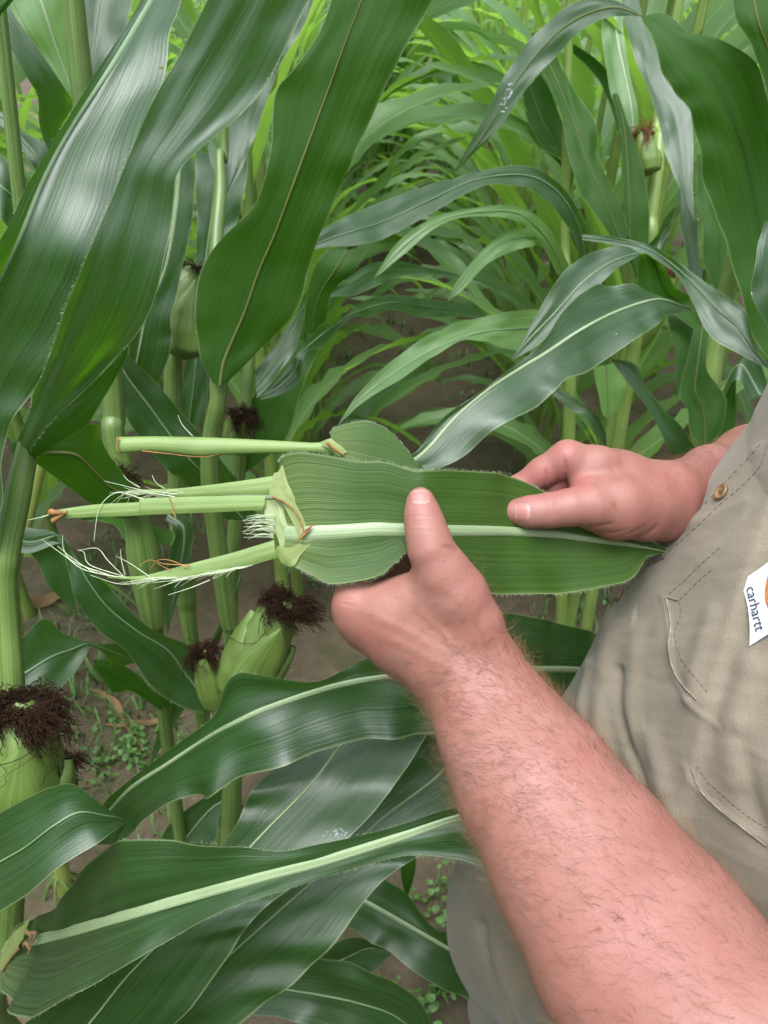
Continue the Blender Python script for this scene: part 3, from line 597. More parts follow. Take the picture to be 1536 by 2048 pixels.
traced_leaf(pI, [(747,557,1.2),(790,490,800,500,812,505,1.2),(840,450,850,460,862,462,1.2),(889,427,897,437,905,440,1.22),(950,415,955,425,955,432,1.24),(1024,410,1024,424,1020,438,1.27),(1074,432,1066,448,1055,456,1.3),(1110,475,1098,485,1085,492,1.33),(1145,545,1130,548,1115,550,1.38)], rib=.001, mat='leaf_bg_lit')
traced_leaf(pI, [(895,602,1.25),(912,567,920,572,930,575,1.25),(955,510,962,522,972,530,1.28),(1010,465,1012,483,1018,505,1.3),(1060,455,1060,475,1055,495,1.32),(1095,475,1092,485,1085,494,1.35),(1132,520,1126,525,1120,532,1.4)], rib=.0012, mat='leaf_bg_lit')
traced_leaf(pI, [(640,660,650,590,655,580,1.32),(655,599,652,591,657,584,1.33),(700,592,696,576,692,560,1.36),(745,576,741,551,735,530,1.4),(790,556,790,539,795,522,1.45),(845,547,845,540,845,533,1.5),(912,556,912,552,914,549,1.56),(1000,580,.1+1.46)], rib=0)
traced_leaf(pI, [(840,66,1.55),(885,60,885,52,885,44,1.55),(945,64,942,55,942,46,1.52),(985,86,980,76,979,65,1.5),(1024,96,1024,85,1024,72,1.5),(1060,142,1070,128,1078,110,1.48),(1100,220,1120,210,1130,200,1.46)], top=False, mat='leaf_bg_lit')

pJ = near_plant('corn plant showing a small rust brown silk tuft on its upright ear', 
    [(1322, 190, 1.32, 20), (1318, 280, 1.32, 24), (1312, 350, 1.32, 26), (1302, 430, 1.33, 26), (1290, 560, 1.36, 28)], top=2.25, mat='stalk_bg', nodes_px=((1312, 345, 1.32),))
ear_obj(pJ, P(1296, 352, 1.28), P(1283, 262, 1.27), 0.0165, seed=29, silk=280, cap=1.0, silk_len=.055, tan=True, droop=(-.2, -.3, -1))
traced_leaf(pJ, [(1201,-60,1228,-60,1250,-60,1.26),(1201,20,1228,20,1245,20,1.26),(1205,100,1238,95,1250,90,1.26),(1218,170,1253,165,1262,160,1.26),(1232,225,1263,220,1275,215,1.26),(1262,285,1268,283,1275,280,1.27)], rib=.003, mat='leaf_bg_lit')
traced_leaf(pJ, [(1240,-40,1258,-40,1276,-35,1.12),(1247,30,1265,30,1284,35,1.10),(1264,100,1290,95,1311,93,1.08),(1291,167,1310,160,1330,155,1.06),(1311,227,1345,220,1377,200,1.05),(1331,300,1360,290,1386,285,1.04),(1354,367,1370,365,1386,367,1.03),(1388,438,1.02)], rib=0)
traced_leaf(pJ, [(1075,120,1092,112,1105,100,1.3),(1118,215,1130,200,1142,170,1.28),(1135,300,1160,280,1188,240,1.26),(1158,380,1182,345,1200,320,1.25),(1188,425,1212,410,1232,390,1.24),(1230,482,1242,482,1260,470,1.24)], top=False, rib=.0014)
traced_leaf(pJ, [(1225,190,1230,185,1237,190,1.25),(1240,260,1248,255,1259,255,1.25),(1243,330,1255,330,1284,330,1.25),(1247,420,1258,420,1298,420,1.25),(1254,500,1262,500,1296,500,1.26),(1275,565,1280,565,1286,562,1.27)], top=False, rib=.0014)
traced_leaf(pJ, [(1060,86,1062,75,1064,64,1.35),(1125,93,1128,86,1132,80,1.35),(1182,142,1195,130,1207,132,1.34),(1212,188,1225,180,1232,188,1.33),(1235,262,1244,255,1254,252,1.32)], top=False)
traced_leaf(pJ, [(1044,175,1060,170,1080,150,1.4),(1055,240,1080,230,1110,200,1.4),(1085,290,1110,285,1140,290,1.4),(1120,330,1140,335,1150,340,1.4),(1140,380,.1+1.3)], top=False, rib=.0014)
traced_leaf(pJ, [(1393,310,1405,310,1425,300,1.1),(1395,400,1415,400,1440,420,1.1),(1405,460,1430,460,1452,470,1.08),(1410,540,1435,540,1458,560,1.08),(1440,595,1450,600,1458,600,1.08)], top=False)
traced_leaf(pJ, [(1355,380,1365,375,1380,400,1.15),(1360,440,1375,440,1392,440,1.15),(1370,500,1385,500,1398,500,1.15),(1380,560,1392,560,1405,560,1.15)], top=True)
traced_leaf(pJ, [(1300,560,1310,540,1320,520,1.3),(1290,510,1320,480,1345,450,1.3),(1320,460,1345,440,1360,420,1.28),(1345,420,1355,410,1362,400,1.26)], rib=.003)
traced_leaf(pJ, [(1185,735,1212,730,1242,720,1.2),(1195,780,1215,780,1250,775,1.2),(1203,820,1216,824,1242,815,1.2),(1214,838,1.2)], top=False, rib=.001, mat='leaf_bg_lit')
traced_leaf(pJ, [(1105,790,1112,782,1120,776,1.25),(1145,822,1152,810,1160,805,1.25),(1172,832,1185,828,1196,835,1.25),(1198,872,1206,868,1212,870,1.26),(1211,897,1.27)], top=True)

# pale scuffs and specks that sit on single leaves
def specks(leaf, spots, mat, name):
    me = leaf.data; n = len(me.vertices); co = np.zeros(n*3, dtype=np.float32); me.vertices.foreach_get('co', co); co = co.reshape(-1, 3)
    tree = BVHTree.FromPolygons([tuple(c) for c in co], [tuple(p.vertices) for p in me.polygons]); mb = MB()
    for (px, py, rx) in spots:
        dv = Vector(FV+np.array([1.0, 0, 0])*(px-768)/F-UV_*(py-1024)/F).normalized(); h = tree.ray_cast(Vector(CP), dv)
        if h[0] is None: continue
        nn = np.array(h[1]); nn = nn if nn@np.array(dv) < 0 else -nn; X, Y, Z = frame_from(nn); c = np.array(h[0]); th = np.linspace(0, 6.283, 9, endpoint=False); V = []
        for (q, hh) in ((1, -.0001), (.7, .0005), (.02, .0007)): V += [c+rx*q*(np.cos(a)*X*(1+.4*math.sin(3*a+px))+np.sin(a)*Y*.8)+Z*hh for a in th]
        mb.add(np.array(V), grid_faces(3, 9, close=True))
    if mb.n: link(name, mb.mesh(name), M[mat], leaf)['kind'] = 'stuff'
M['scuff'] = plain_mat('dried_white_speck', (.30, .35, .37), .8, .2, 200)
sr = np.random.RandomState(77)
specks(lR1, [(1015+sr.randn()*6+.35*t, 195-t+sr.randn()*4, .0006+.0014*sr.rand()) for t in np.linspace(-26, 26, 26)], 'scuff', 'white_scuff')
specks(lL8, [(675+sr.randn()*9, 1668+sr.randn()*5, .0005+.0005*sr.rand()) for t in range(34)], 'scuff', 'white_speck')
specks(l1a, [(321, 133, .0014), (323, 136, .0012)], 'collar', 'tan_spot')

# ------------------------------------------------------------------ rows of corn behind (prototypes, then copies)
def proto_leaf(seed, length, width, ang0, bend, z0, az, rad=0.012, twist=0.5):
    r = np.random.RandomState(seed); n = 26
    t = np.linspace(0, 1, n); ang = ang0+bend*(t**1.5)+0.10*np.sin(t*5+r.rand()*6)
    ds = length/(n-1); q = np.zeros((n, 2))
    for i in range(1, n): q[i] = q[i-1]+ds*np.array([math.sin(ang[i]), math.cos(ang[i])])
    side = 0.10*length*(r.rand()-.5)*t**2
    ca, sa = math.cos(az), math.sin(az)
    Mp = np.stack([(rad+q[:, 0])*ca-side*sa, (rad+q[:, 0])*sa+side*ca, z0+q[:, 1]], 1)
    w = width/2*np.clip((t+0.05)*4.5, 0, 1)**.7*np.clip((1-t), 0, 1)**.62*1.25
    w = np.maximum(w, 0.0006)
    tg = nrm(np.gradient(Mp, axis=0)); sd = np.broadcast_to(np.array([-sa, ca, 0]), tg.shape)
    up = nrm(np.cross(tg, sd)); 
    up = np.where(up[0:1, 2:3] < 0, -up, up)
    tw = twist*(r.rand()-.5)*2*t+0.25*np.sin(t*7+r.rand()*6)*t
    a = nrm(sd*np.cos(tw)[:, None]+up*np.sin(tw)[:, None]); b = nrm(np.cross(tg, a)); b = np.where((b*up).sum(1, keepdims=True) < 0, -b, b)
    Lp = Mp-a*w[:, None]+b*(w*.22)[:, None]; Rp = Mp+a*w[:, None]+b*(w*.22)[:, None]
    # orientation: upper side is b
    nn = np.cross(tg[n//2], (Rp-Lp)[n//2])
    toc = CP-Mp[n//2]; top = (np.dot(b[n//2], toc) > 0)
    V, f, uv, rb, N, sl, wid = leaf_vf(Lp, Mp, Rp, nh=4, ripple=.006, lam=.10, seed=seed, top=top, ribw=np.full(n, 0.0028)*np.clip(1.1-t, .15, 1), buckle=.004)
    return mesh_from('leaf', V.reshape(-1, 3), f, {'UVMap': uv, 'rib': rb}), (V.reshape(-1, 3), f, uv, rb)
def proto_plant(seed, simple=False):
    r = np.random.RandomState(seed); H = 1.90+0.25*r.rand(); parts = []
    z = np.linspace(0, H, 15); rad = 0.0135*(1-z/H)**.5+0.004
    lean = 0.05*(r.rand(2)-.5)
    pts = np.stack([lean[0]*z*z*.4, lean[1]*z*z*.4, z-0.02, rad], 1)
    s = catmull(pts, 3); v, f = tube_vf(s[:, :3], s[:, 3]*(1+.12*np.maximum(0, np.sin(s[:, 2]*6.283/.16))**8), 10)
    a = np.tile(np.linspace(0, 1, 10, endpoint=False), len(s)); uv = np.stack([a, np.repeat(s[:, 2], 10)], 1)
    parts.append(('stalk', mesh_from('stalk', v, f, {'UVMap': uv, 'rib': np.zeros((len(v), 2))}), M['stalk_bg'], (v, f, uv)))
    nl = 11; az0 = r.rand()*0.6-.3
    for i in range(nl):
        z0 = 0.22+(H-0.35)*i/(nl-1)+0.03*r.randn()
        az = az0+(math.pi if i % 2 else 0)+0.35*r.randn()
        ln = 0.62+0.28*math.sin(math.pi*(i+1.5)/(nl+2)); wd = 0.066+0.042*math.sin(math.pi*(i+1.5)/(nl+2))
        a0 = 0.30+0.25*r.rand(); be = .7+1.7*r.rand()-(0.6*i/nl)
        me, raw = proto_leaf(seed*50+i, ln, wd, a0, be, z0, az, twist=1.0)
        parts.append(('leaf', me, M['leaf_bg_lit'], raw))
    return parts
protos = [proto_plant(s) for s in (1, 2, 3, 4, 5, 6, 7)]
# whole-plant meshes for the far rows
def joined(parts, name):
    vs, fs, us, rs, mi, n = [], [], [], [], [], 0
    for (nm, me, mt, raw) in parts:
        v, f, uv = raw[0], raw[1], raw[2]; rb = raw[3] if len(raw) > 3 else np.zeros((len(v), 2))
        vs.append(v); fs.append(f+n); us.append(uv); rs.append(rb); mi.append(np.full(len(f), 0 if nm == 'stalk' else 1)); n += len(v)
    me = mesh_from(name, np.vstack(vs), np.vstack(fs), {'UVMap': np.vstack(us), 'rib': np.vstack(rs)})
    me.materials.append(M['stalk_bg']); me.materials.append(M['leaf_bg_lit'])
    me.polygons.foreach_set('material_index', np.concatenate(mi).astype(np.int32)); return me
far_meshes = [joined(p, 'corn_plant') for p in protos]
ear_proto = []
def row_ear(sd):
    tmp = empty('tmp'); e = ear_obj(None, (0, 0, 0), (0, 0, .2), 0.024, seed=sd, silk=70, cap=1.1, silk_len=.05, nhusk=4, tan=(sd % 2 == 0)); 
    bpy.data.objects.remove(tmp); return e
EARS = [row_ear(40), row_ear(41)]
def plant_copy(x, y, rot, k, sc, near, label, group, with_ear):
    if near:
        root = empty('corn_plant', (x, y, gz(x, y))); root.rotation_euler = (0, 0, rot); root.scale = (sc, sc, sc)
        for (nm, me, mt, raw) in protos[k]:
            o = bpy.data.objects.new(nm, me); 
            if len(me.materials) == 0: me.materials.append(mt)
            COL.objects.link(o); o.parent = root
        if with_ear:
            src = EARS[k % 2]; e = src.copy(); COL.objects.link(e); e.parent = root; e.location = (0.018, 0, .92); e.rotation_euler = (0, .30, 0)
            for ch in src.children: c = ch.copy(); COL.objects.link(c); c.parent = e
    else:
        root = bpy.data.objects.new('corn_plant', far_meshes[k]); COL.objects.link(root)
        root.location = (x, y, gz(x, y)); root.rotation_euler = (0, 0, rot); root.scale = (sc, sc, sc)
    tag(root, label, 'corn plant', group)
    return root
rr = random.Random(5)
count = 0
ORD = ['first', 'second', 'third', 'fourth', 'fifth', 'sixth', 'seventh', 'eighth', 'ninth', 'tenth', 'eleventh', 'twelfth']
def do_row(x0, ys, label, group, near_y, short):
    for ri, y in enumerate(ys):
        x = x0+rr.uniform(-.03, .03); yy = y+rr.uniform(-.03, .03)
        plant_copy(x, yy, rr.choice([0, math.pi])+rr.uniform(-.35, .35), rr.randrange(len(protos)), rr.uniform(.90, 1.04) if y < 2.3 else rr.uniform(.74, .88), y < near_y, ('%s corn plant along %s, counted from the person' % (ORD[ri], short)) if ri < 12 and short else label, group, rr.random() < .6)
ar = lambda a, b, s: list(np.arange(a, b, s))
do_row(ROW_L-.02, ar(1.55, 6.5, .20)+ar(6.5, 9, .28), 'green corn plant in the row left of the alley, behind the straight stalk', 'corn plants in the row left of the alley', 4.6, 'the row left of the alley')
do_row(ROW_R+.06, ar(1.55, 6.5, .19)+ar(6.5, 9, .28), 'green corn plant in the row right of the alley, beyond the held leaf', 'corn plants in the row right of the alley', 4.6, 'the row right of the alley')
do_row(ROW_R+PITCH_ROW+.06, ar(1.35, 6.5, .28)+ar(6.5, 9.5, .4), 'green corn plant in the second row right of the alley', 'corn plants in the second row to the right', 2.8, None)
do_row(ROW_L-PITCH_ROW, ar(1.0, 6.0, .30)+ar(6, 9.5, .4), 'green corn plant in the second row left of the alley', 'corn plants in the second row to the left', 2.6, None)
do_row(ROW_R+2*PITCH_ROW, ar(2.2, 8, .30), 'corn plant in the third row right of the alley, mostly hidden', 'corn plants in the third row to the right', 0, None)
do_row(ROW_L-2*PITCH_ROW, ar(1.8, 8, .30), 'corn plant in the third row left of the alley, mostly hidden', 'corn plants in the third row to the left', 0, None)
for x0, st in ((ROW_L-.02, -1.0), (ROW_R+.06, -.9), (ROW_R+PITCH_ROW+.06, .2), (ROW_L-PITCH_ROW, .0)):  # unseen rows continued behind the camera, added to block low frontal light
    do_row(x0, ar(-4.2, st, .24)[::-1], 'unseen corn plant added to the rows behind the photographer', 'unseen corn plants behind the viewpoint', -99, None)
# far end of the alley, where the field closes
for i in range(44):
    plant_copy(rr.uniform(-.2, .5) if i < 18 else rr.uniform(-2.6, 3.2), rr.uniform(5.0, 9) if i < 18 else rr.uniform(9.2, 12.5), rr.uniform(0, 6.28), rr.randrange(len(protos)), rr.uniform(.78, .98), False, 'distant corn plant closing the far end of the alley', 'distant corn plants at the end of the alley', False)
for e in EARS:
    for ch in list(e.children): bpy.data.objects.remove(ch)
    bpy.data.objects.remove(e)

# ------------------------------------------------------------------ weeds, grass and litter on the soil
def weed(x, y, kind, seed, label, group):
    r = np.random.RandomState(seed); g = gz(x, y)
    root = empty('weed', (x, y, g)); tag(root, label, 'weed', group)
    n = r.randint(5, 9) if kind == 'grass' else r.randint(6, 12)
    for i in range(n):
        a = r.rand()*6.283; ca, sa = math.cos(a), math.sin(a)
        if kind == 'grass':
            L_ = 0.05+0.07*r.rand(); t = np.linspace(0, 1, 8); an = 0.25+1.1*t*r.rand()+.3*r.rand()
            ds = L_/7; q = np.zeros((8, 2))
            for j in range(1, 8): q[j] = q[j-1]+ds*np.array([math.sin(an[j]), math.cos(an[j])])
            Mp = np.stack([x+q[:, 0]*ca, y+q[:, 0]*sa, g-0.004+q[:, 1]], 1); w = 0.0035*(1-t)**.6+.0002
            sd = np.array([-sa, ca, 0]); V = np.stack([Mp-sd*w[:, None], Mp-np.array([0, 0, .0008]), Mp+sd*w[:, None]], 1)
            link('leaf', mesh_from('leaf', V.reshape(-1, 3), grid_faces(8, 3)), M['weed'], root)
        else:
            hgt = 0.008+0.04*r.rand(); rad_ = 0.055*r.rand(); c = np.array([x+rad_*ca, y+rad_*sa, g+hgt])
            v, f = tube_vf(catmull(np.array([[x, y, g-.004], [x+.4*rad_*ca, y+.4*rad_*sa, g+.6*hgt], c]), 4), .0007, 4)
            link('stem', mesh_from('stem', v, f), M['weed'], root)
            rl = 0.0035+0.0055*r.rand(); th = np.linspace(0, 6.283, 12, endpoint=False); tilt = .4*r.randn(2)
            ring = np.stack([c[0]+rl*np.cos(th), c[1]+rl*.8*np.sin(th), c[2]+.25*rl*np.cos(2*th)+rl*(tilt[0]*np.cos(th)+tilt[1]*np.sin(th))], 1)
            V = np.vstack([c-np.array([0, 0, rl*.2]), ring]); ff = [[0, 1+k_, 1+(k_+1) % 12] for k_ in range(12)]
            link('leaf', mesh_from('leaf', V, ff), M['weed'], root)
def ground_at(px, py):
    d = FV+np.array([1.0, 0, 0])*(px-768)/F-UV_*(py-1024)/F; t = -CAM_Z/d[2]; return (CP+d*t)[:2]
wr = np.random.RandomState(4); wi = 0
for (px, py, kd, cnt, spread, site) in [(250,1500,'broad',9,50,'beside the curled dead leaf'),(190,1400,'grass',8,40,'behind the fat capped ear'),(300,1460,'broad',4,40,'under the crossing dead leaves'),(700,640,'grass',4,60,'down the middle of the alley'),(840,560,'broad',6,60,'between the arching leaves of the alley'),(930,720,'broad',8,60,'on the right of the alley soil'),(760,740,'grass',5,60,'below the pale arching leaf'),(900,1780,'broad',7,50,'beside the trouser leg'),(870,1970,'grass',5,40,'by the lowest leaf'),(840,1990,'broad',5,40,'under the lowest leaf'),(900,1940,'broad',4,60,'between trouser leg and lowest leaf'),(230,1190,'grass',4,50,'behind the left stalk'),(820,680,'grass',5,50,'in the shaded alley'),(960,820,'broad',6,50,'under the leaning midrib leaf'),(720,1210,'broad',4,60,'below the near hand'),(1180,1200,'broad',5,60,'beneath the far hand'),(620,560,'grass',4,60,'at the left of the alley')]:
    for i in range(cnt):
        p = ground_at(px+wr.randn()*spread, py+wr.randn()*spread*.7); wi += 1
        kd_ = ('small round leaved weed on the soil ' if kd == 'broad' else 'tuft of thin grass blades on the soil ')+site
        weed(p[0], p[1], kd, 300+wi, kd_, 'weeds on the soil between the rows')
def blade_carpet():
    mb = MB(); r = np.random.RandomState(8)
    for i in range(7000):
        x = r.uniform(-1.0, 1.1); y = abs(r.randn())*1.6+0.9
        if vnoise(np.array([x*3.1]), np.array([y*3.1]), 9)[0] < .52: continue
        g = gz(x, y); a = r.rand()*6.28; L_ = .018+.055*r.rand(); w = .0014+.0018*r.rand(); b = .3+.8*r.rand()
        d = np.array([math.cos(a), math.sin(a), 0]); s_ = np.array([-d[1], d[0], 0])*w; p0 = np.array([x, y, g-.003]); p1 = p0+d*L_*.4*b+np.array([0, 0, L_*.7]); p2 = p1+d*L_*.5*b+np.array([0, 0, L_*.15])
        mb.add(np.array([p0-s_, p0+s_, p1+s_*.8, p1-s_*.8, p2+s_*.15, p2-s_*.15]), np.array([[0, 1, 2, 3], [3, 2, 4, 5]]))
    o = link('ground_grass', mb.mesh('ground_grass'), M['weed']); tag(o, 'thin short grass scattered over the brown soil', 'grass', None, 'stuff')
blade_carpet()
def litter(px, py, L_, w, az, seed, label, mat='dead'):
    x, y = ground_at(px, py); r = np.random.RandomState(seed); t = np.linspace(0, 1, 22)
    ca, sa = math.cos(az), math.sin(az); u = (t-.5)*L_; sde = .12*L_*np.sin(t*4+seed)
    X = x+u*ca-sde*sa; Y = y+u*sa+sde*ca; Z = ground_h(X, Y)+.004+.02*np.sin(t*3.14)**2*r.rand()+.008*np.abs(np.sin(t*9+seed))
    Mp = np.stack([X, Y, Z], 1); ww = w*np.clip(t*6, .3, 1)*np.clip((1-t)*2, 0.05, 1); tw = 1.2*np.sin(t*6+seed)
    sd = np.stack([-sa*np.cos(tw), ca*np.cos(tw), np.abs(np.sin(tw))], 1)
    V = np.stack([Mp-sd*ww[:, None]*.2, Mp, Mp+sd*ww[:, None]], 1)
    uv = np.stack(np.broadcast_arrays(np.array([0, .5, 1])[None], (t*L_)[:, None]), -1).reshape(-1, 2)
    o = link('dry_leaf', mesh_from('dry_leaf', V.reshape(-1, 3), grid_faces(22, 3), {'UVMap': uv}), M[mat]); tag(o, label, 'dead leaf', 'dead leaves on the soil')
litter(240, 1440, .28, .018, -.5, 1, 'curled rust brown dead leaf lying on the soil among weeds')
litter(300, 1440, .22, .014, .4, 2, 'narrow twisted brown dead leaf crossing another on the soil')
litter(110, 1210, .30, .03, .6, 3, 'dry tan dead leaf on the soil behind the left stalk')
litter(830, 1830, .16, .02, 1.9, 4, 'short folded grey brown dead leaf near the trousers')
litter(540, 1640, .2, .02, 1.0, 5, 'dry brown leaf scrap at the foot of the straight stalk')
litter(980, 870, .3, .025, .2, 6, 'pale dry leaf on the soil under the arching leaves')

# ------------------------------------------------------------------ the two torn leaves that are held
def strand(pts, r0, mb, sides=4, n=4):
    s = catmull(np.array([P(*p) for p in pts]), n); rd = np.linspace(r0, r0*.35, len(s)); v, f = tube_vf(s, rd, sides); mb.add(v, f)
K1 = empty('torn_corn_leaf', tuple(P(600, 1060, .445)))
tag(K1, 'torn green corn leaf with shredded sheath strips, pinched under both thumbs', 'leaf')
blade1 = traced_leaf(K1, [(556,926,572,1066,566,1128,.447),(566,913,590,1067,590,1133,.444),(585,906,612,1067,609,1144,.442),(610,905,636,1065,634,1157,.441),(661,912,662,1064,661,1168,.441),(716,923,710,1061,716,1162,.441),(771,924,752,1058,760,1150,.441),(812,937,785,1059,796,1121,.442),
    (832,942,815,1059.5,816,1103,.443),(853,941,842,1060,848,1128,.4445),(900,940,898,1061,900,1170,.453),(976,944,972,1062,985,1188,.472),(1021,951,1022,1063,1060,1188,.488),(1066,971,1072,1066,1116,1188,.500),(1105,994,1122,1070,1160,1183,.506),(1150,1012,1172,1077,1205,1174,.510),(1210,1036,1222,1084,1262,1158,.517),(1275,1068,1275,1093,1298,1112,.525),(1350,1108,.535)],
    name='blade', mat='leaf_held', rib=0.0047, vee=.06, ripple=.0012, lam=.06, bristles=500, nh=10, pale=.045, buckle=.0016)
# pale collar flaps where blade meets sheath
traced_leaf(blade1, [(548,946,556,944,566,925,.4445),(541,965,552,962,570,945,.4435),(540,990,556,990,585,985,.4425),(560,1000,580,1010,598,1010,.442),(580,1035,592,1045,610,1045,.4415),(592,1060,600,1066,622,1066,.4412),(598,1085,606,1085,625,1085,.4412)], name='collar', mat='collar', vee=.0, ripple=.0012, lam=.02, nh=4, buckle=.001)
traced_leaf(blade1, [(598,1086,608,1090,622,1088,.4405),(580,1095,590,1103,602,1110,.4408),(556,1092,570,1112,590,1130,.441),(552,1105,562,1125,578,1134,.4425)], name='collar', mat='collar', vee=.0, ripple=.0012, lam=.02, nh=4, buckle=.001)
# membranous cup with its brown rim
traced_leaf(K1, [(528,1000,545,1000,560,1000,.4475),(528,1015,560,1015,586,1022,.4465),(532,1040,565,1042,600,1050,.4455),(548,1062,575,1062,602,1072,.4455),(556,1078,575,1082,590,1086,.4465),(560,1096,568,1096,578,1094,.4475)], name='ligule', mat='ligule', vee=-.35, ripple=.0008, lam=.02, nh=6)
rim = MB()
strand([(545,994,.4425),(566,1003,.4405),(588,1020,.4395),(602,1045,.439),(606,1062,.439),(598,1078,.4395),(586,1088,.441)], .0007, rim, 6)
strand([(606,1068,.4385),(616,1058,.4375),(626,1050,.438)], .0011, rim, 6); strand([(602,1076,.4385),(612,1066,.4375),(622,1056,.4378)], .0009, rim, 6)
link('brown_rim', rim.mesh('brown_rim'), M['brown'], K1)
def sheath(parent, st, name='sheath', arch=.22, mat='sheath', **kw):
    return traced_leaf(parent, st, name=name, mat=mat, vee=-arch, ripple=.0006, lam=.03, nh=7, cup=-.30, buckle=.0012, **kw)
sheath(K1, [(545,952,546,968,546,990,.450),(480,962,480,976,480,990,.449),(400,972,400,982,400,993,.448),(350,977,350,985,352,994,.448),(300,979,300,984,300,990,.449),(255,981,.45)])
sheath(K1, [(530,992,530,1005,526,1020,.446),(440,992,440,1007,440,1024,.445),(360,994,360,1010,362,1027,.444),(282,997,282,1012,284,1030,.444),(278,1004,278,1016,276,1031,.444),(190,1009,190,1021,190,1034,.444),(105,1021,105,1028,112,1038,.445)])
s3 = sheath(K1, [(548,1080,550,1097,556,1115,.4455),(470,1104,474,1120,484,1136,.445),(400,1122,403,1136,412,1152,.4445),(340,1138,344,1148,356,1160,.4445),(280,1152,280,1156,284,1160,.445),(215,1152,215,1154,215,1156,.446)])
fb = MB(); fr_ = np.random.RandomState(12)
for i in range(34):      # fringe at the cup
    y0 = 1030+1.35*i; x0 = 545-8*abs(math.sin(i*1.7)); x1 = x0-22-34*fr_.rand()
    strand([(x0+6, y0, .4455), (0.5*(x0+x1), y0-6+8*fr_.rand(), .444-.003*fr_.rand()), (x1, y0-4+16*fr_.rand(), .443+.006*fr_.rand())], .00028, fb)
for i in range(46):      # fringe under the lower strip
    t = fr_.rand(); x0 = 300+200*t; y0 = 1157-38*max(0, t-.35); 
    strand([(x0+10, y0-3, .4445), (x0-18, y0+6*fr_.rand(), .444), (x0-30-50*fr_.rand(), y0+2+22*fr_.rand(), .443+.006*fr_.rand())], .00026, fb)
for i in range(16):      # frayed tips
    x0 = 250+110*fr_.rand(); strand([(x0+12, 988-4*fr_.rand(), .448), (x0-15, 986+14*fr_.randn()*.5, .447), (x0-25-30*fr_.rand(), 984+16*fr_.randn(), .446)], .00025, fb)
for q in ([(230,1154,.446),(150,1125,.445),(128,1100,.446),(125,1070,.447)], [(250,1156,.446),(170,1140,.444),(130,1112,.444),(84,1079,.446)], [(280,1157,.446),(200,1148,.445),(150,1120,.445),(115,1092,.446)], [(250,1155,.446),(215,1120,.443),(195,1097,.444),(160,1100,.445)], [(245,1152,.446),(180,1130,.445),(168,1105,.446),(155,1100,.447)],
          [(292,1001,.445),(240,985,.444),(210,1000,.443),(195,1030,.443),(188,1082,.444)], [(110,1026,.445),(80,1035,.445),(56,1040,.446)], [(385,872,.462),(365,850,.461),(356,830,.461)], [(250,1150,.445),(243,1120,.443),(241,1098,.443)], [(420,1160,.444),(380,1176,.443),(336,1190,.443)], [(300,1163,.445),(240,1168,.445),(180,1150,.446)], [(300,1154,.444),(262,1128,.443),(232,1112,.443)], [(350,994,.447),(300,985,.446),(250,972,.446),(208,962,.447)], [(280,975,.448),(258,962,.447),(246,950,.447)], [(330,978,.448),(312,965,.447),(304,950,.447)]):
    strand(q, .00036, fb, 4, 6)
link('fibre', fb.mesh('fibre'), M['fibre'], K1)['kind'] = 'stuff'
fb = MB()
for q in ([(380,1130,.443),(330,1128,.441),(300,1120,.441),(278,1132,.441)], [(375,1136,.443),(345,1122,.441),(318,1120,.440),(300,1138,.441)], [(340,1140,.443),(320,1130,.441),(312,1122,.441)], [(338,995,.443),(344,1010,.442),(345,1022,.442),(340,1024,.442)], [(345,1022,.443),(350,1030,.442),(352,1042,.442)]):
    strand(q, .0004, fb, 4, 6)
link('silk_thread', fb.mesh('silk_thread'), M['fibre_red'], K1)['kind'] = 'stuff'
bt = MB(); strand([(100,1024,.4445),(118,1026,.4425),(134,1024,.442)], .0022, bt, 6); strand([(106,1042,.4445),(118,1034,.443),(130,1028,.4425)], .0018, bt, 6)
link('torn_end', bt.mesh('torn_end'), M['brown'], K1)

K2 = empty('held_corn_leaf', tuple(P(660, 895, .468)))
tag(K2, 'corn leaf with a long intact rolled sheath, held behind the torn leaf', 'leaf')
tb_ = catmull(np.array([[236,890,.466,17],[246,890,.466,16.5],[300,888,.466,15.5],[345,890,.466,17],[400,894,.466,20],[430,893,.466,18],[500,893,.467,14.5],[560,894,.467,12.5],[620,895,.467,10],[655,897,.467,12],[690,905,.468,11]]), 8)
pth = PA(tb_[:, :3]); v, f = tube_vf(pth, tb_[:, 3]*tb_[:, 2]/F, 20)
ctr = np.repeat(pth, 20, axis=0); rel = v-ctr; v = ctr+rel-FV*(rel@FV)[:, None]*.35
sl = np.concatenate([[0], np.cumsum(np.linalg.norm(np.diff(pth, axis=0), axis=1))]); uvt = np.stack([np.tile(np.linspace(0, 1, 20, endpoint=False), len(pth)), np.repeat(sl, 20)], 1)
link('sheath', mesh_from('sheath', v, f, {'UVMap': uvt}), M['sheath'], K2)
ed = MB(); strand([(236,874,.4615),(234,890,.4605),(238,906,.4615)], .0008, ed, 6); strand([(285,902,.4615),(340,908,.461),(400,914,.461),(440,908,.4615)], .0005, ed, 6)
link('cut_edge', ed.mesh('cut_edge'), M['brown'], K2)
traced_leaf(K2, [(660,866,668,900,688,922,.464),(672,855,690,905,700,930,.4635),(700,847,720,912,720,945,.464),(730,843,745,920,745,960,.465),(764,852,785,928,780,970,.466),(798,880,822,938,812,985,.467),(826,915,855,950,850,1000,.468),(858,944,890,975,890,1020,.470),(940,962,945,1035,945,1110,.488),(1020,1010,1030,1060,1030,1110,.508),(1075,1075,.516)],
    name='blade', mat='leaf_held', rib=0, vee=.05, ripple=.001, bristles=260, pale=.03, buckle=.0016)
traced_leaf(K2, [(640,884,650,880,662,876,.4615),(648,892,660,889,672,885,.461),(662,900,672,898,684,893,.461),(676,912,686,909,694,904,.4615)], name='collar', mat='collar', vee=-.2, ripple=.0005, nh=4, buckle=.001)
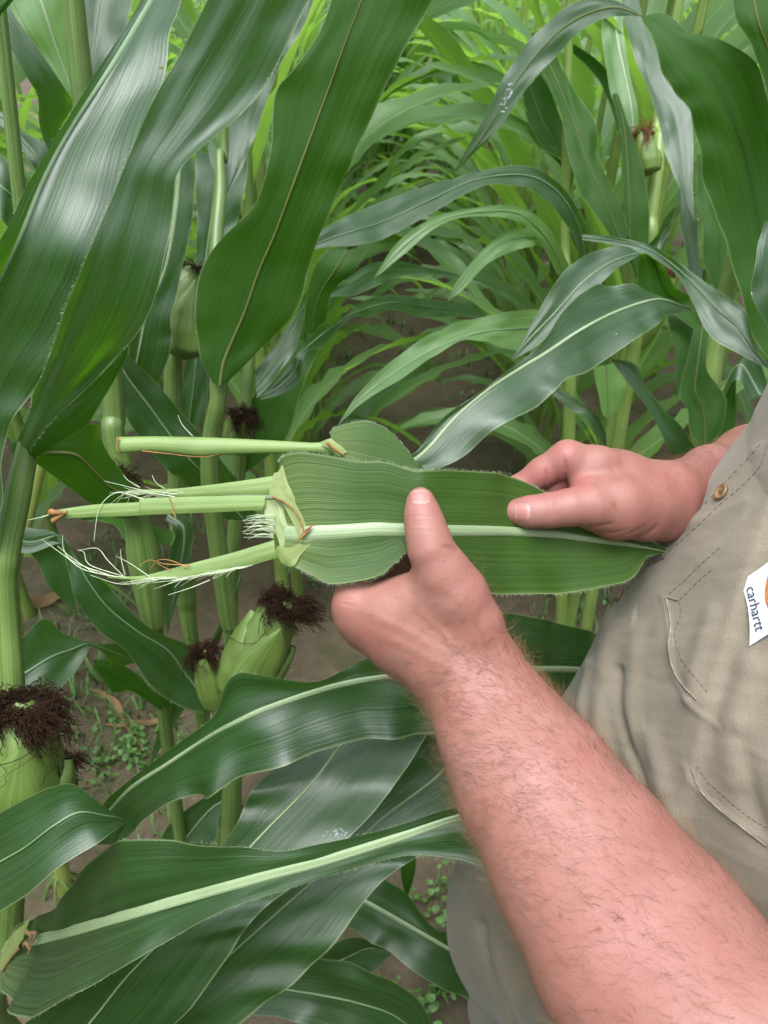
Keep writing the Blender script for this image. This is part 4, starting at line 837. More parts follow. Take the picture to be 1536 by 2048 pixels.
cr = MB(); strand([(655,886,.4585),(668,897,.458),(684,908,.459),(690,914,.46)], .0011, cr, 6); link('brown_rim', cr.mesh('brown_rim'), M['brown'], K2)

# ------------------------------------------------------------------ the person: body as one implicit surface
def cone(p, a, b, ra, rb):
    ab = b-a; t = np.clip(((p-a)@ab)/max(ab@ab, 1e-12), 0, 1)
    q = p-a-t[:, None]*ab
    return np.sqrt((q*q).sum(1))-(ra+(rb-ra)*t)
def smin(a, b, k):
    h = np.clip(0.5+0.5*(b-a)/k, 0, 1); return b+(a-b)*h-k*h*(1-h)
def chain_sdf(p, ch, k=.004):
    d = None
    if len(p) > 64:
        a_ = np.array(ch); clo = (a_[:, :3]-a_[:, 3:4]).min(0); chi = (a_[:, :3]+a_[:, 3:4]).max(0)
        gap = np.maximum(np.maximum(clo-p.max(0), p.min(0)-chi), 0)
        if (gap**2).sum() > .03**2: return np.full(len(p), 1.0)
    for (a, b) in zip(ch[:-1], ch[1:]):
        c = cone(p, a[:3], b[:3], a[3], b[3]); d = c if d is None else smin(d, c, k)
    return d
def px_chain(rows): return [np.append(P(x, y, d), r_) for (x, y, d, r_) in rows]
def surface_nets(fn, lo, hi, h, block=8):
    lo = np.asarray(lo); n = np.ceil((np.asarray(hi)-lo)/h/block).astype(int)*block
    nb = n//block
    I = np.stack(np.meshgrid(*[np.arange(k) for k in nb], indexing='ij'), -1).reshape(-1, 3)
    cen = lo+(I+.5)*block*h
    dc = np.concatenate([fn(c) for c in np.array_split(cen, max(1, len(cen)//3000))])
    G = np.repeat(np.repeat(np.repeat(dc.reshape(nb).astype(np.float32), block, 0), block, 1), block, 2)
    act = I[np.abs(dc) < block*h*1.25]
    o = np.stack(np.meshgrid(*[np.arange(block)]*3, indexing='ij'), -1).reshape(-1, 3)
    for ch in np.array_split(act, max(1, len(act)//60)):
        idx = (ch[:, None]*block+o[None]).reshape(-1, 3)
        G[idx[:, 0], idx[:, 1], idx[:, 2]] = fn(lo+idx*h)
    S = G < 0
    c = S[:-1, :-1, :-1]; allin = c.copy(); anyin = c.copy()
    corners = [(a, b, d) for a in (0, 1) for b in (0, 1) for d in (0, 1)]
    sh = np.array(G.shape)-1
    sub = lambda A, a, b, d: A[a:a+sh[0], b:b+sh[1], d:d+sh[2]]
    for cr_ in corners: q = sub(S, *cr_); allin &= q; anyin |= q
    cell = anyin & ~allin; ci = np.argwhere(cell); vid = -np.ones(cell.shape, dtype=np.int64); vid[cell] = np.arange(len(ci))
    acc = np.zeros((len(ci), 3)); cnt = np.zeros(len(ci))
    for a in corners:
        for ax in range(3):
            if a[ax] == 0:
                b = list(a); b[ax] = 1
                ga = G[ci[:, 0]+a[0], ci[:, 1]+a[1], ci[:, 2]+a[2]]; gb = G[ci[:, 0]+b[0], ci[:, 1]+b[1], ci[:, 2]+b[2]]
                m = (ga < 0) != (gb < 0); t = np.where(m, ga/np.where(m, ga-gb, 1), 0)
                p = np.tile(np.array(a, float), (len(ci), 1)); p[:, ax] += t
                acc[m] += p[m]; cnt[m] += 1
    V = lo+(ci+acc/cnt[:, None])*h
    faces = []
    for ax in range(3):
        s0 = [slice(None)]*3; s1 = [slice(None)]*3; s0[ax] = slice(0, -1); s1[ax] = slice(1, None)
        e = np.argwhere(S[tuple(s0)] != S[tuple(s1)]); u, w = (ax+1) % 3, (ax+2) % 3
        ok = (e[:, u] > 0) & (e[:, w] > 0) & (e[:, u] < sh[u]) & (e[:, w] < sh[w]); e = e[ok]
        ins = S[e[:, 0], e[:, 1], e[:, 2]]
        def vv(du, dw):
            k = e.copy(); k[:, u] -= du; k[:, w] -= dw; return vid[k[:, 0], k[:, 1], k[:, 2]]
        q = np.stack([vv(1, 1), vv(0, 1), vv(0, 0), vv(1, 0)], 1); q[~ins] = q[~ins][:, ::-1]
        faces.append(q)
    Fq = np.vstack(faces); Fq = Fq[(Fq >= 0).all(1)]
    # one newton step towards the surface
    def near(Q):
        od = np.lexsort((Q[:, 2]//.02, Q[:, 1]//.02, Q[:, 0]//.02)); r = np.empty(len(Q))
        for c in np.array_split(od, max(1, len(od)//6000)): r[c] = fn(Q[c])
        return r
    d = near(V); e = h*.5; g = np.stack([near(V+np.eye(3)[i]*e)-d for i in range(3)], 1)/e
    V = V-g*(d/np.maximum((g*g).sum(1), .2))[:, None]*.9
    return V, Fq

# left arm (nearer), hand with its thumb on the leaf and the fingers behind it
def off(px, py, d, dx, dy, dd): return (px+dx, py+dy, d+dd)
LT = px_chain([(841,1002,.4285,.0080),(845,1030,.4270,.0098),(853,1064,.4255,.0113),(862,1098,.4250,.0126),(884,1140,.4275,.0140),(915,1190,.4320,.0165),(948,1248,.4370,.0165),(975,1310,.4420,.0155)])
LPALM = [px_chain(c) for c in (
    [(709,1206,.4530,.0112),(790,1235,.4480,.0150),(880,1290,.4450,.0190),(945,1345,.4430,.0210)],
    [(733,1257,.4640,.0130),(800,1290,.4600,.0170),(880,1330,.4540,.0190),(935,1360,.4480,.0200)],
    [(765,1288,.4850,.0120),(830,1318,.4750,.0150),(900,1350,.4600,.0180)],
    [(800,1300,.5050,.0115),(860,1335,.4900,.0140),(920,1365,.4680,.0170)],
    [(884,1150,.4310,.0130),(850,1190,.4400,.0150),(790,1210,.4480,.0135)],
    [(915,1200,.4360,.0150),(900,1250,.4450,.0180),(900,1300,.4500,.0180)],
    [(716,1228,.4575,.0122),(800,1264,.4530,.0170),(870,1310,.4480,.0190)],
    [(820,1195,.4620,.0130),(880,1260,.4650,.0180)])]
LF = [px_chain(c) for c in (
    [(708,1202,.4540,.0110),(705,1156,.4680,.0104),(735,1096,.4760,.0090),(830,1062,.4730,.0080),(885,1048,.4700,.0072)],
    [(733,1256,.4660,.0122),(772,1180,.4850,.0102),(830,1110,.4930,.0092),(890,1085,.4900,.0083),(935,1080,.4850,.0075)],
    [(765,1288,.4860,.0115),(815,1210,.5030,.0098),(870,1140,.5080,.0088),(925,1115,.5040,.0080),(962,1110,.4990,.0072)],
    [(800,1300,.5060,.0108),(850,1240,.5180,.0088),(900,1180,.5210,.0078),(940,1150,.5170,.0072),(970,1140,.5120,.0066)])]
ELBOW_L = P(1580, 2310, .300); SHO_L = np.array([.42, .15, 1.425])
def fore(rows):  # pairs of offset cones give an oval section
    out = []
    for sgn in (-1, 1):
        ch = []
        for (x, y, d, r_, e) in rows:
            ch.append(np.append(P(x+sgn*e*.86, y-sgn*e*.5, d+sgn*.002), r_))
        out.append(ch)
    return out
LARM = fore([(930,1335,.4450,.0205,14),(958,1375,.4410,.0215,26),(995,1447,.4320,.0255,30),(1036,1515,.4200,.0300,30),(1078,1580,.4080,.0335,32),(1168,1720,.3860,.0385,34),(1282,1890,.3560,.0430,38),(1390,2040,.3320,.0440,30),(1490,2180,.3140,.0430,24)])
LUP = [[np.append(ELBOW_L, .045), np.append(ELBOW_L*.5+SHO_L*.5, .050), np.append(SHO_L, .058)], [LARM[0][-1], np.append(ELBOW_L, .045)], [LARM[1][-1], np.append(ELBOW_L, .045)]]
def left_sdf(p):
    palm = None
    for c in LPALM: d = chain_sdf(p, c, .006); palm = d if palm is None else smin(palm, d, .015)
    for c in LARM: d = chain_sdf(p, c, .012); palm = smin(palm, d, .012)
    for c in LUP: d = chain_sdf(p, c, .02); palm = smin(palm, d, .02)
    out = smin(palm, chain_sdf(p, LT, .005), .009)
    for c in LF: out = np.minimum(out, smin(palm, chain_sdf(p, c, .004), .006))
    return out
# right arm, further, thumb along the leaf and fingers folded beneath
RT = px_chain([(1028,1023,.4930,.0082),(1060,1024,.4915,.0101),(1098,1021,.4905,.0110),(1140,1015,.4910,.0118),(1180,1010,.4940,.0140),(1235,1006,.5030,.0190),(1290,1004,.5150,.0215)])
RPALM = [px_chain(c) for c in (
    [(1136,918,.5120,.0122),(1195,935,.5140,.0140),(1260,962,.5190,.0170),(1320,992,.5250,.0195)],
    [(1168,925,.5300,.0125),(1230,945,.5300,.0150),(1300,985,.5330,.0190)],
    [(1190,940,.5460,.0120),(1250,965,.5450,.0150),(1310,1000,.5420,.0190)],
    [(1205,965,.5600,.0115),(1260,990,.5560,.0140),(1320,1015,.5480,.0180)],
    [(1195,1020,.5020,.0145),(1230,1032,.5060,.0155),(1290,1040,.5180,.0140),(1335,1030,.5280,.0160)],
    [(1175,985,.5050,.0110),(1170,955,.5120,.0110)])]
RF = [px_chain(c) for c in (
    [(1134,916,.5110,.0119),(1085,945,.5170,.0103),(1036,979,.5230,.0094),(1012,1022,.5240,.0083),(1022,1050,.5190,.0074)],
    [(1150,935,.5230,.0118),(1112,968,.5260,.0102),(1083,1010,.5290,.0092),(1066,1045,.5280,.0082),(1075,1068,.5230,.0074)],
    [(1180,950,.5400,.0112),(1145,985,.5420,.0098),(1118,1025,.5430,.0088),(1106,1055,.5400,.0080),(1116,1075,.5350,.0072)],
    [(1205,970,.5550,.0105),(1178,1005,.5560,.0088),(1155,1035,.5550,.0078),(1148,1058,.5520,.0070)])]
ELBOW_R = np.array([.43, .68, 1.145]); SHO_R = np.array([.46, .55, 1.42])
wr_ = P(1335, 1003, .530)
def fz(p, z): q = p.copy(); q[2] += z; return q
def lerp(a, b, t): return a*(1-t)+b*t
RARM = []
for sg in (-1, 1):
    RARM.append([np.append(fz(wr_, sg*.0085), .0195), np.append(fz(lerp(wr_, ELBOW_R, .25), sg*.010), .0225), np.append(fz(lerp(wr_, ELBOW_R, .6), sg*.008), .034), np.append(ELBOW_R, .042)])
RARM.append([np.append(ELBOW_R, .042), np.append(SHO_R, .056)])
def right_sdf(p):
    palm = None
    for c in RPALM: d = chain_sdf(p, c, .006); palm = d if palm is None else smin(palm, d, .010)
    for c in RARM: palm = smin(palm, chain_sdf(p, c, .012), .014)
    out = smin(palm, chain_sdf(p, RT, .005), .008)
    for c in RF: out = np.minimum(out, smin(palm, chain_sdf(p, c, .004), .005))
    return out
def crop_bounds(chs, pad):
    a = np.array([q for c in chs for q in c]); return (a[:, :3]-a[:, 3:4]).min(0)-pad, (a[:, :3]+a[:, 3:4]).max(0)+pad
lo, hi = crop_bounds([LT]+LPALM+LF+LARM+LUP, .012)
VL, FL = surface_nets(left_sdf, lo, hi, .0013)
lo, hi = crop_bounds([RT]+RPALM+RF+RARM, .012)
VR, FR = surface_nets(right_sdf, lo, hi, .0013)

# torso, neck, head and legs (hidden by the clothes or out of view) at a coarser step
PHI = math.radians(14)
FW = np.array([-math.cos(PHI), -math.sin(PHI), 0]); LW = np.array([math.sin(PHI), -math.cos(PHI), 0])
FRONT = [(0.55, 0.0986), (0.6, 0.0991), (0.65, 0.0997), (0.7, 0.1011), (0.75, 0.106), (0.8, 0.1108), (0.85, 0.1154), (0.9, 0.1223), (0.95, 0.13), (1.0, 0.1374), (1.05, 0.1466), (1.1, 0.1574), (1.15, 0.1733), (1.2, 0.1903), (1.25, 0.2133), (1.3, 0.2398), (1.38, 0.2578), (1.46, 0.2698)]
def front_x(z): return np.interp(z, [a for a, b in FRONT], [b for a, b in FRONT])
def torso_ab(z):
    a = np.interp(z, [.6, .9, 1.0, 1.15, 1.3, 1.42, 1.5], [.135, .140, .142, .140, .130, .110, .07])
    b = np.interp(z, [.6, .9, 1.0, 1.15, 1.3, 1.42, 1.5], [.185, .185, .180, .178, .185, .180, .11])
    return a, b
TY = .335
def torso_c(z):
    a, b = torso_ab(z); return np.array([front_x(z)+a*1.0+.004, TY, z])
HEAD = torso_c(1.42)+np.array([-.03, 0, .27])
def body_sdf(p):
    d = None
    for z0, z1 in ((.95, 1.12), (1.12, 1.28), (1.28, 1.40)):
        for s_ in (-.075, 0, .075):
            c = cone(p, torso_c(z0)+LW*s_, torso_c(z1)+LW*s_, .078, .072); d = c if d is None else smin(d, c, .025)
    for s_, sh in ((1, SHO_L), (-1, SHO_R)):
        d = smin(d, cone(p, torso_c(1.40), sh, .055, .050), .02)
        hip = torso_c(.92)+LW*s_*.095; knee = np.array([hip[0]-.01, hip[1], .50]); ank = np.array([hip[0]+.03, hip[1], .10])
        d = smin(d, cone(p, hip, knee, .082, .056), .03); d = smin(d, cone(p, knee, ank, .056, .040), .02)
        d = smin(d, cone(p, ank-np.array([0, 0, .04]), ank+FW*.15-np.array([0, 0, .06]), .042, .034), .02)
    nk = torso_c(1.42); d = smin(d, cone(p, nk, HEAD-np.array([0, 0, .06]), .060, .055), .03)
    q = (p-HEAD)/np.array([.098, .078, .125]); d = smin(d, (np.sqrt((q*q).sum(1))-1)*.085, .03)
    d = smin(d, cone(p, HEAD+FW*.085+np.array([0, 0, .01]), HEAD+FW*.108-np.array([0, 0, .025]), .008, .014), .012)
    d = smin(d, cone(p, HEAD+FW*.05-np.array([0, 0, .09]), HEAD+FW*.075-np.array([0, 0, .10]), .04, .028), .03)
    d = smin(d, cone(p, HEAD+FW*.088-np.array([0, 0, .062]), HEAD+FW*.090-np.array([0, 0, .066]), .010, .012), .008)
    for s_ in (-1, 1):
        d = smin(d, cone(p, HEAD+LW*s_*.078-np.array([0, 0, .03]), HEAD+LW*s_*.088+np.array([0, 0, .025]), .008, .014), .006)
        e = HEAD+FW*.088+LW*s_*.032+np.array([0, 0, .012]); dd = np.sqrt(((p-e)**2).sum(1))-.012; d = smin(d, dd, .006)
    return d
VB, FB = surface_nets(body_sdf, np.array([-.10, .05, 0.0]), np.array([.70, .80, HEAD[2]+.16]), .009)

def skin_mat():
    m, nt, out = mat_new('skin'); k = NT(nt)
    tc = k.n('TexCoord').outputs['Object']
    red = k.n('Attribute', attribute_name='redness').outputs['Fac']
    n1 = k.noise(tc, 22.0, 4.0, .6); n2 = k.noise(tc, 120.0, 3.0, .6); n3 = k.noise(tc, 700.0, 2.0, .6)
    col = k.mix(k.ramp(n1, .3, .7), rgb(.250, .100, .078), rgb(.295, .140, .115))
    col = k.mix(k.math('MULTIPLY', k.ramp(n2, .40, .70), .22), col, rgb(.24, .080, .055))
    col = k.mix(k.math('MULTIPLY', red, .75), col, rgb(.30, .093, .085))
    vo = k.n('TexVoronoi', feature='F1'); k.set(vo.inputs['Vector'], tc); vo.inputs['Scale'].default_value = 85.0
    se = k.n('SeparateColor'); k.set(se.inputs[0], vo.outputs['Color'])
    fre = k.math('MULTIPLY', k.math('SUBTRACT', 1.0, k.ramp(k.math('DIVIDE', vo.outputs['Distance'], k.math('MAXIMUM', se.outputs[1], .15)), .12, .30)), k.math('GREATER_THAN', se.outputs[0], .70))
    col = k.mix(k.math('MULTIPLY', fre, .6), col, rgb(.19, .062, .034))
    pb = k.n('BsdfPrincipled'); k.set(pb.inputs['Base Color'], col)
    pb.inputs['Subsurface Weight'].default_value = .18; pb.inputs['Subsurface Radius'].default_value = (1.0, .35, .2); pb.inputs['Subsurface Scale'].default_value = .005
    k.set(pb.inputs['Roughness'], k.math('ADD', .40, k.math('MULTIPLY', n2, .18))); pb.inputs['Specular IOR Level'].default_value = .42
    # fine skin lines
    vl = k.n('TexVoronoi', feature='DISTANCE_TO_EDGE'); k.set(vl.inputs['Vector'], tc); vl.inputs['Scale'].default_value = 900.0
    h = k.math('ADD', k.math('MULTIPLY', k.ramp(vl.outputs['Distance'], 0, .25), .5), k.math('ADD', n2, k.math('MULTIPLY', n3, .5)))
    k.set(pb.inputs['Normal'], k.bump(h, .30, .0004))
    nt.links.new(pb.outputs[0], out.inputs[0]); return m
M['skin'] = skin_mat()
def nail_mat():
    m, nt, out = mat_new('fingernail'); k = NT(nt)
    uv = k.n('UVMap', uv_map='UVMap').outputs[0]; s = k.n('SeparateXYZ'); k.set(s.inputs[0], uv)
    rid = k.noise(uv, 40.0, 1.0)
    col = k.mix(k.ramp(s.outputs[1], .78, .92), rgb(.34, .145, .125), rgb(.38, .22, .19))
    col = k.mix(k.math('SUBTRACT', 1.0, k.ramp(s.outputs[1], .06, .22)), col, rgb(.42, .25, .23))
    pb = k.n('BsdfPrincipled'); k.set(pb.inputs['Base Color'], col); pb.inputs['Roughness'].default_value = .42; pb.inputs['Subsurface Weight'].default_value = .1; pb.inputs['Subsurface Scale'].default_value = .003
    nt.links.new(pb.outputs[0], out.inputs[0]); return m
M['nail'] = nail_mat()

# creases, knuckle lines, tendons: displaced along the surface
def px_poly(pts, n=8): return catmull(np.array(pts, float), n)
def project_px(V):
    q = V-CP; d = q@FV; return 768+F*q[:, 0]/d, 1024-F*(q@UV_)/d, d
def vert_normals(V, Fq):
    n = np.zeros_like(V); a = np.cross(V[Fq[:, 2]]-V[Fq[:, 0]], V[Fq[:, 3]]-V[Fq[:, 1]])
    for j in range(4): np.add.at(n, Fq[:, j], a)
    return nrm(n)
def crease(V, Fq, lines, width=2.6, depth=.0007):
    N = vert_normals(V, Fq); x, y, d = project_px(V); facing = ((CP-V)*N).sum(1) > 0; dis = np.zeros(len(V))
    for (pts, w, dp, dmax) in lines:
        pl = px_poly(pts); 
        m = facing & (x > pl[:, 0].min()-20) & (x < pl[:, 0].max()+20) & (y > pl[:, 1].min()-20) & (y < pl[:, 1].max()+20) & (d < dmax)
        if not m.any(): continue
        dd = np.sqrt(((np.stack([x[m], y[m]], 1)[:, None]-pl[None])**2).sum(2)).min(1)
        ii = np.argmin(((np.stack([x[m], y[m]], 1)[:, None]-pl[None])**2).sum(2), 1)/(len(pl)-1.0)
        dis[m] -= dp*np.exp(-(dd/w)**2)*np.clip(np.sin(np.pi*np.clip(ii, .02, .98)), 0, 1)**.6
    return V+N*dis[:, None]
VL = crease(VL, FL, [
    ([(822,1046),(840,1042),(862,1043),(878,1048)],2.2,.0005,.43),([(818,1052),(845,1049),(880,1054)],2.2,.0005,.43),([(824,1036),(848,1033),(872,1036)],2.0,.0004,.43),
    ([(822,1012),(842,1010),(864,1010)],2.5,.0006,.43),([(886,1094),(904,1098),(918,1108)],3.5,.0009,.46),([(820,1062),(846,1060),(870,1064)],2.2,.0003,.43),
    ([(676,1192),(690,1198),(704,1200)],2.5,.0004,.47),([(680,1204),(694,1209),(708,1211)],2.5,.0004,.47),([(725,1222),(800,1256),(905,1318)],11,-.0006,.47),([(745,1262),(820,1296),(915,1345)],11,-.0006,.48),([(830,1215),(880,1262),(930,1330)],7,-.0004,.46),([(960,1190),(945,1250),(965,1310)],9,-.0005,.46),([(1000,1290),(985,1330),(990,1380)],7,-.0003,.46),([(880,1250),(900,1290),(890,1330)],5,-.0005,.47),([(990,1262),(1003,1268),(1014,1278)],5,.0005,.47),([(880,1096),(892,1094),(904,1096)],3,.0004,.45)])
VR = crease(VR, FR, [
    ([(1097,996),(1100,1010),(1098,1030),(1094,1042)],2.2,.0006,.50),([(1086,998),(1090,1012),(1088,1034)],2.2,.0004,.50),([(1110,994),(1112,1012),(1110,1036)],2.0,.0004,.50),
    ([(1089,936),(1091,955),(1088,984)],3.0,.0016,.54),([(1130,916),(1131,945),(1130,984)],3.2,.0018,.54),([(1168,1056),(1200,1052),(1230,1046)],3,.0009,.53),([(1190,1066),(1225,1066),(1260,1058)],3,.0007,.53),([(1230,1076),(1262,1066),(1290,1052)],3,.0007,.53),([(1270,1080),(1295,1068),(1318,1050)],4,.0012,.54),
    ([(1058,998),(1062,1012),(1061,1030),(1058,1042)],2.2,.0004,.50)])
def redness(V, spots):
    x, y, d = project_px(V); r_ = np.zeros(len(V))
    for (px, py, s, a) in spots: r_ = np.maximum(r_, a*np.exp(-(((x-px)**2+(y-py)**2)/s**2)))
    return r_
redL = redness(VL, [(690,1205,34,.5),(842,1000,30,.55),(870,1110,30,.35),(735,1270,40,.5),(945,1170,50,.30),(1250,1900,200,.35),(1100,1560,120,.20),(925,1420,60,.3)])
redR = redness(VR, [(1125,900,36,.9),(1080,950,40,.8),(1108,965,26,1.0),(1160,965,26,.9),(1030,1030,26,.6),(1060,960,50,.7),(1290,1060,60,.4),(1400,960,120,.25)])
person = empty('person', (float(torso_c(.92)[0]), TY, 0.0))
tag(person, 'person in a tan button shirt holding a torn corn leaf in both bare hands', 'person')
VA = np.vstack([VL, VR, VB]); FA = np.vstack([FL, FR+len(VL), FB+len(VL)+len(VR)])
# nails laid on the thumb tips
def nail(centre, along, half_w, half_l, sdf, view):
    """patch pressed onto the finger; along: px direction towards the tip"""
    nu, nv = 13, 13; V = []; UV = []
    cx, cy, d = centre; al = np.array(along, float)/np.hypot(*along); pe = np.array([-al[1], al[0]])
    for i in range(nv):
        for j in range(nu):
            s_, t = -1+2*j/(nu-1), -1+2*i/(nv-1)
            # rounded-rectangle outline
            r_ = (abs(s_)**3.2+abs(t)**3.2)**(1/3.2); m = max(abs(s_), abs(t)); k_ = m/max(r_, 1e-6) if m > 0 else 1
            sx, tx = s_*k_, t*k_
            q = np.array([cx, cy])+pe*sx*half_w+al*tx*half_l; V.append((q[0], q[1], d, s_, t)); UV.append((j/(nu-1), i/(nv-1)))
    V = np.array(V); pos = PA(np.stack([V[:, 0], V[:, 1], V[:, 2]-.03], 1)); dirs = nrm(pos-CP)
    for _ in range(40): pos = pos+dirs*np.maximum(sdf(pos), 0)[:, None]*.9
    edge = np.maximum(abs(V[:, 3]), abs(V[:, 4])); pos = pos-dirs*(.0004*(1-edge**6)-.00035*edge**8)[:, None]
    return pos, grid_faces(nv, nu), np.array(UV)
NL = nail((842,993,.425), (-.03,-1), 24, 15.5, left_sdf, None); NR = nail((1044,1024,.49), (-1,-.05), 20, 17, right_sdf, None)
vN, fN, uN, n0 = [], [], [], len(VA)
for (v_, f_, u_) in (NL, NR): vN.append(v_); fN.append(f_+n0); uN.append(u_); n0 += len(v_)
VA2 = np.vstack([VA]+vN); FA2 = np.vstack([FA]+fN); UA = np.vstack([np.zeros((len(VA), 2))]+uN)
bm_ = mesh_from('body', VA2, FA2, {'UVMap': UA}); bm_.materials.append(M['skin']); bm_.materials.append(M['nail'])
mi = np.zeros(len(FA2), dtype=np.int32); mi[len(FA):] = 1; bm_.polygons.foreach_set('material_index', mi)
at = bm_.attributes.new('redness', 'FLOAT', 'POINT'); at.data.foreach_set('value', np.concatenate([redL, redR, np.zeros(len(VA2)-len(redL)-len(redR))]).astype(np.float32))
body = link('body', bm_, None, person); body['label'] = 'bare freckled hands and forearms'

# ------------------------------------------------------------------ clothes
def fabric_mat(name, c, mott=.14):
    m, nt, out = mat_new(name); k = NT(nt)
    tc = k.n('TexCoord').outputs['Object']
    n1 = k.noise(tc, 9.0, 5.0, .65); n2 = k.noise(tc, 60.0, 4.0, .6); n3 = k.noise(tc, 850.0, 3.0, .6)
    col = k.mix(k.ramp(n1, .3, .7), rgb(*[x*(1-mott) for x in c]), rgb(*[x*(1+mott) for x in c]))
    col = k.mix(k.math('MULTIPLY', k.ramp(n2, .4, .7), .25), col, rgb(*[x*.8 for x in c]))
    col = k.mix(k.math('MULTIPLY', k.ramp(n3, .35, .65), .34), col, rgb(*[x*1.4 for x in c]))
    uv = k.n('UVMap', uv_map='UVMap').outputs[0]
    w = k.n('TexWave', wave_type='BANDS', bands_direction='DIAGONAL'); k.set(w.inputs['Vector'], uv); w.inputs['Scale'].default_value = 260.0; w.inputs['Distortion'].default_value = 1.0
    b1 = k.bump(n2, .4, .0009); b2 = k.bump(n3, .6, .0006, b1); b3 = k.bump(w.outputs[0], .12, .0003, b2)
    pb = k.n('BsdfPrincipled'); k.set(pb.inputs['Base Color'], col); pb.inputs['Roughness'].default_value = .92; pb.inputs['Specular IOR Level'].default_value = .15
    pb.inputs['Sheen Weight'].default_value = .12; pb.inputs['Sheen Roughness'].default_value = .5
    k.set(pb.inputs['Normal'], b3); nt.links.new(pb.outputs[0], out.inputs[0]); return m
M['shirt'] = fabric_mat('tan_cotton', (.200, .168, .126)); M['pants'] = fabric_mat('grey_brown_canvas', (.130, .110, .082))
M['thread_dark'] = plain_mat('stitch_thread', (.105, .087, .062), .9, .3, 200); M['thread'] = plain_mat('tan_thread', (.215, .18, .135), .9, .3, 200)
def torso_pts(TH, Z):
    a, b = torso_ab(Z); fx = front_x(Z); ex = 2/2.25
    ct, st = np.cos(TH), np.sin(TH)
    u = np.sign(ct)*np.abs(ct)**ex*a; w = np.sign(st)*np.abs(st)**ex*b
    cx = fx+a+.004
    return np.stack([cx+u*FW[0]+w*LW[0], TY+u*FW[1]+w*LW[1], Z], -1)
th = np.concatenate([np.radians(np.linspace(-35, 125, 380, endpoint=False)), np.radians(np.linspace(125, 325, 70, endpoint=False))])
zz = np.linspace(.90, 1.47, 330)
TH, ZZ = np.meshgrid(th, zz); SP = torso_pts(TH, ZZ)
def seg_dist(x, y, pl):
    """distance to a polyline and which side"""
    best = np.full(len(x), 1e9); side = np.zeros(len(x)); along = np.zeros(len(x)); acc = 0
    for (p, q) in zip(pl[:-1], pl[1:]):
        e = q-p; L2 = e@e; t = np.clip(((x-p[0])*e[0]+(y-p[1])*e[1])/L2, 0, 1); dx = x-p[0]-t*e[0]; dy = y-p[1]-t*e[1]; d = np.hypot(dx, dy)
        m = d < best; best[m] = d[m]; side[m] = np.sign(e[0]*dy-e[1]*dx)[m]
    return best, side
def drape(Pts, folds):
    sh = Pts.shape; V = Pts.reshape(-1, 3); g0 = np.gradient(Pts, axis=0); g1 = np.gradient(Pts, axis=1); N = nrm(np.cross(g1, g0)).reshape(-1, 3)
    cen = V.mean(0); 
    if ((V-cen)*N).sum() < 0: N = -N
    x, y, d = project_px(V); fc = ((CP-V)*N).sum(1) > 0; x = np.where(fc, x, -1e6)
    dis = .004*(vnoise(V[:, 1]*14+V[:, 0]*9, V[:, 2]*11, 21)-.5)+.0030*(vnoise(V[:, 1]*40+V[:, 0]*30, V[:, 2]*22, 22)-.5)+.0011*(vnoise(V[:, 1]*80+V[:, 0]*60, V[:, 2]*45, 23)-.5)+.0007*(vnoise(V[:, 1]*160+V[:, 0]*140+V[:, 2]*60, V[:, 2]*120-V[:, 0]*50, 24)-.5)
    for (pts, wl, wr__, h) in folds:
        pl = catmull(np.array(pts, float), 6); m = (x > pl[:, 0].min()-150) & (x < pl[:, 0].max()+150) & (y > pl[:, 1].min()-150) & (y < pl[:, 1].max()+150)
        if not m.any(): continue
        dd, sd = seg_dist(x[m], y[m], pl)
        w = np.where(sd > 0, wl, wr__); dis[m] += h*np.exp(-(dd/w)**2)
    return (V+N*dis[:, None]).reshape(sh)
FOLDS = [([(1560,960),(1520,1090),(1478,1200),(1440,1330),(1412,1440),(1390,1530),(1362,1620),(1345,1720)], 80, 16, .0045),
    ([(1330,1200),(1345,1290),(1352,1345),(1395,1405),(1440,1450)], 10, 3, .0010), ([(1332,1194),(1385,1145),(1440,1096),(1500,1040)], 3, 12, .0014),
    ([(1382,1530),(1400,1580),(1440,1618),(1486,1656),(1545,1698)], 9, 3, .0010), ([(1225,1200),(1290,1140),(1350,1085),(1420,1010),(1510,900)], 16, 4, .0016),
    ([(1230,1250),(1212,1350),(1205,1460),(1215,1560)], 26, 16, .0060), ([(1185,1330),(1172,1420),(1170,1520)], 14, 10, .0045), ([(1270,1260),(1262,1400),(1275,1560)], 40, 18, .0035),
    ([(1300,1470),(1330,1560),(1350,1640)], 26, 20, .004), ([(1500,1330),(1470,1450),(1475,1560)], 30, 26, .004), ([(1360,1050),(1430,1040),(1500,1010)], 16, 16, .0016), ([(1240,1340),(1250,1450),(1290,1560)], 10, 10, -.003),
    ([(1150,1440),(1160,1530),(1190,1600)], 16, 16, -.005), ([(1480,1480),(1500,1600),(1530,1680)], 30, 20, -.003), ([(1430,1230),(1400,1330),(1395,1400)], 20, 20, .0025)]
SV = drape(SP, FOLDS)
arc = np.concatenate([[0], np.cumsum(np.linalg.norm(np.diff(SP[150], axis=0), axis=1))])
suv = np.stack(np.broadcast_arrays(arc[None], zz[:, None]), -1).reshape(-1, 2)
sme = mesh_from('shirt', SV.reshape(-1, 3), grid_faces(len(zz), len(th), close=True), {'UVMap': suv})
shirt = link('shirt', sme, M['shirt'], person); shirt['label'] = 'tan cotton button shirt'
bvh = BVHTree.FromPolygons([tuple(v) for v in SV.reshape(-1, 3)], grid_faces(len(zz), len(th), close=True).tolist())
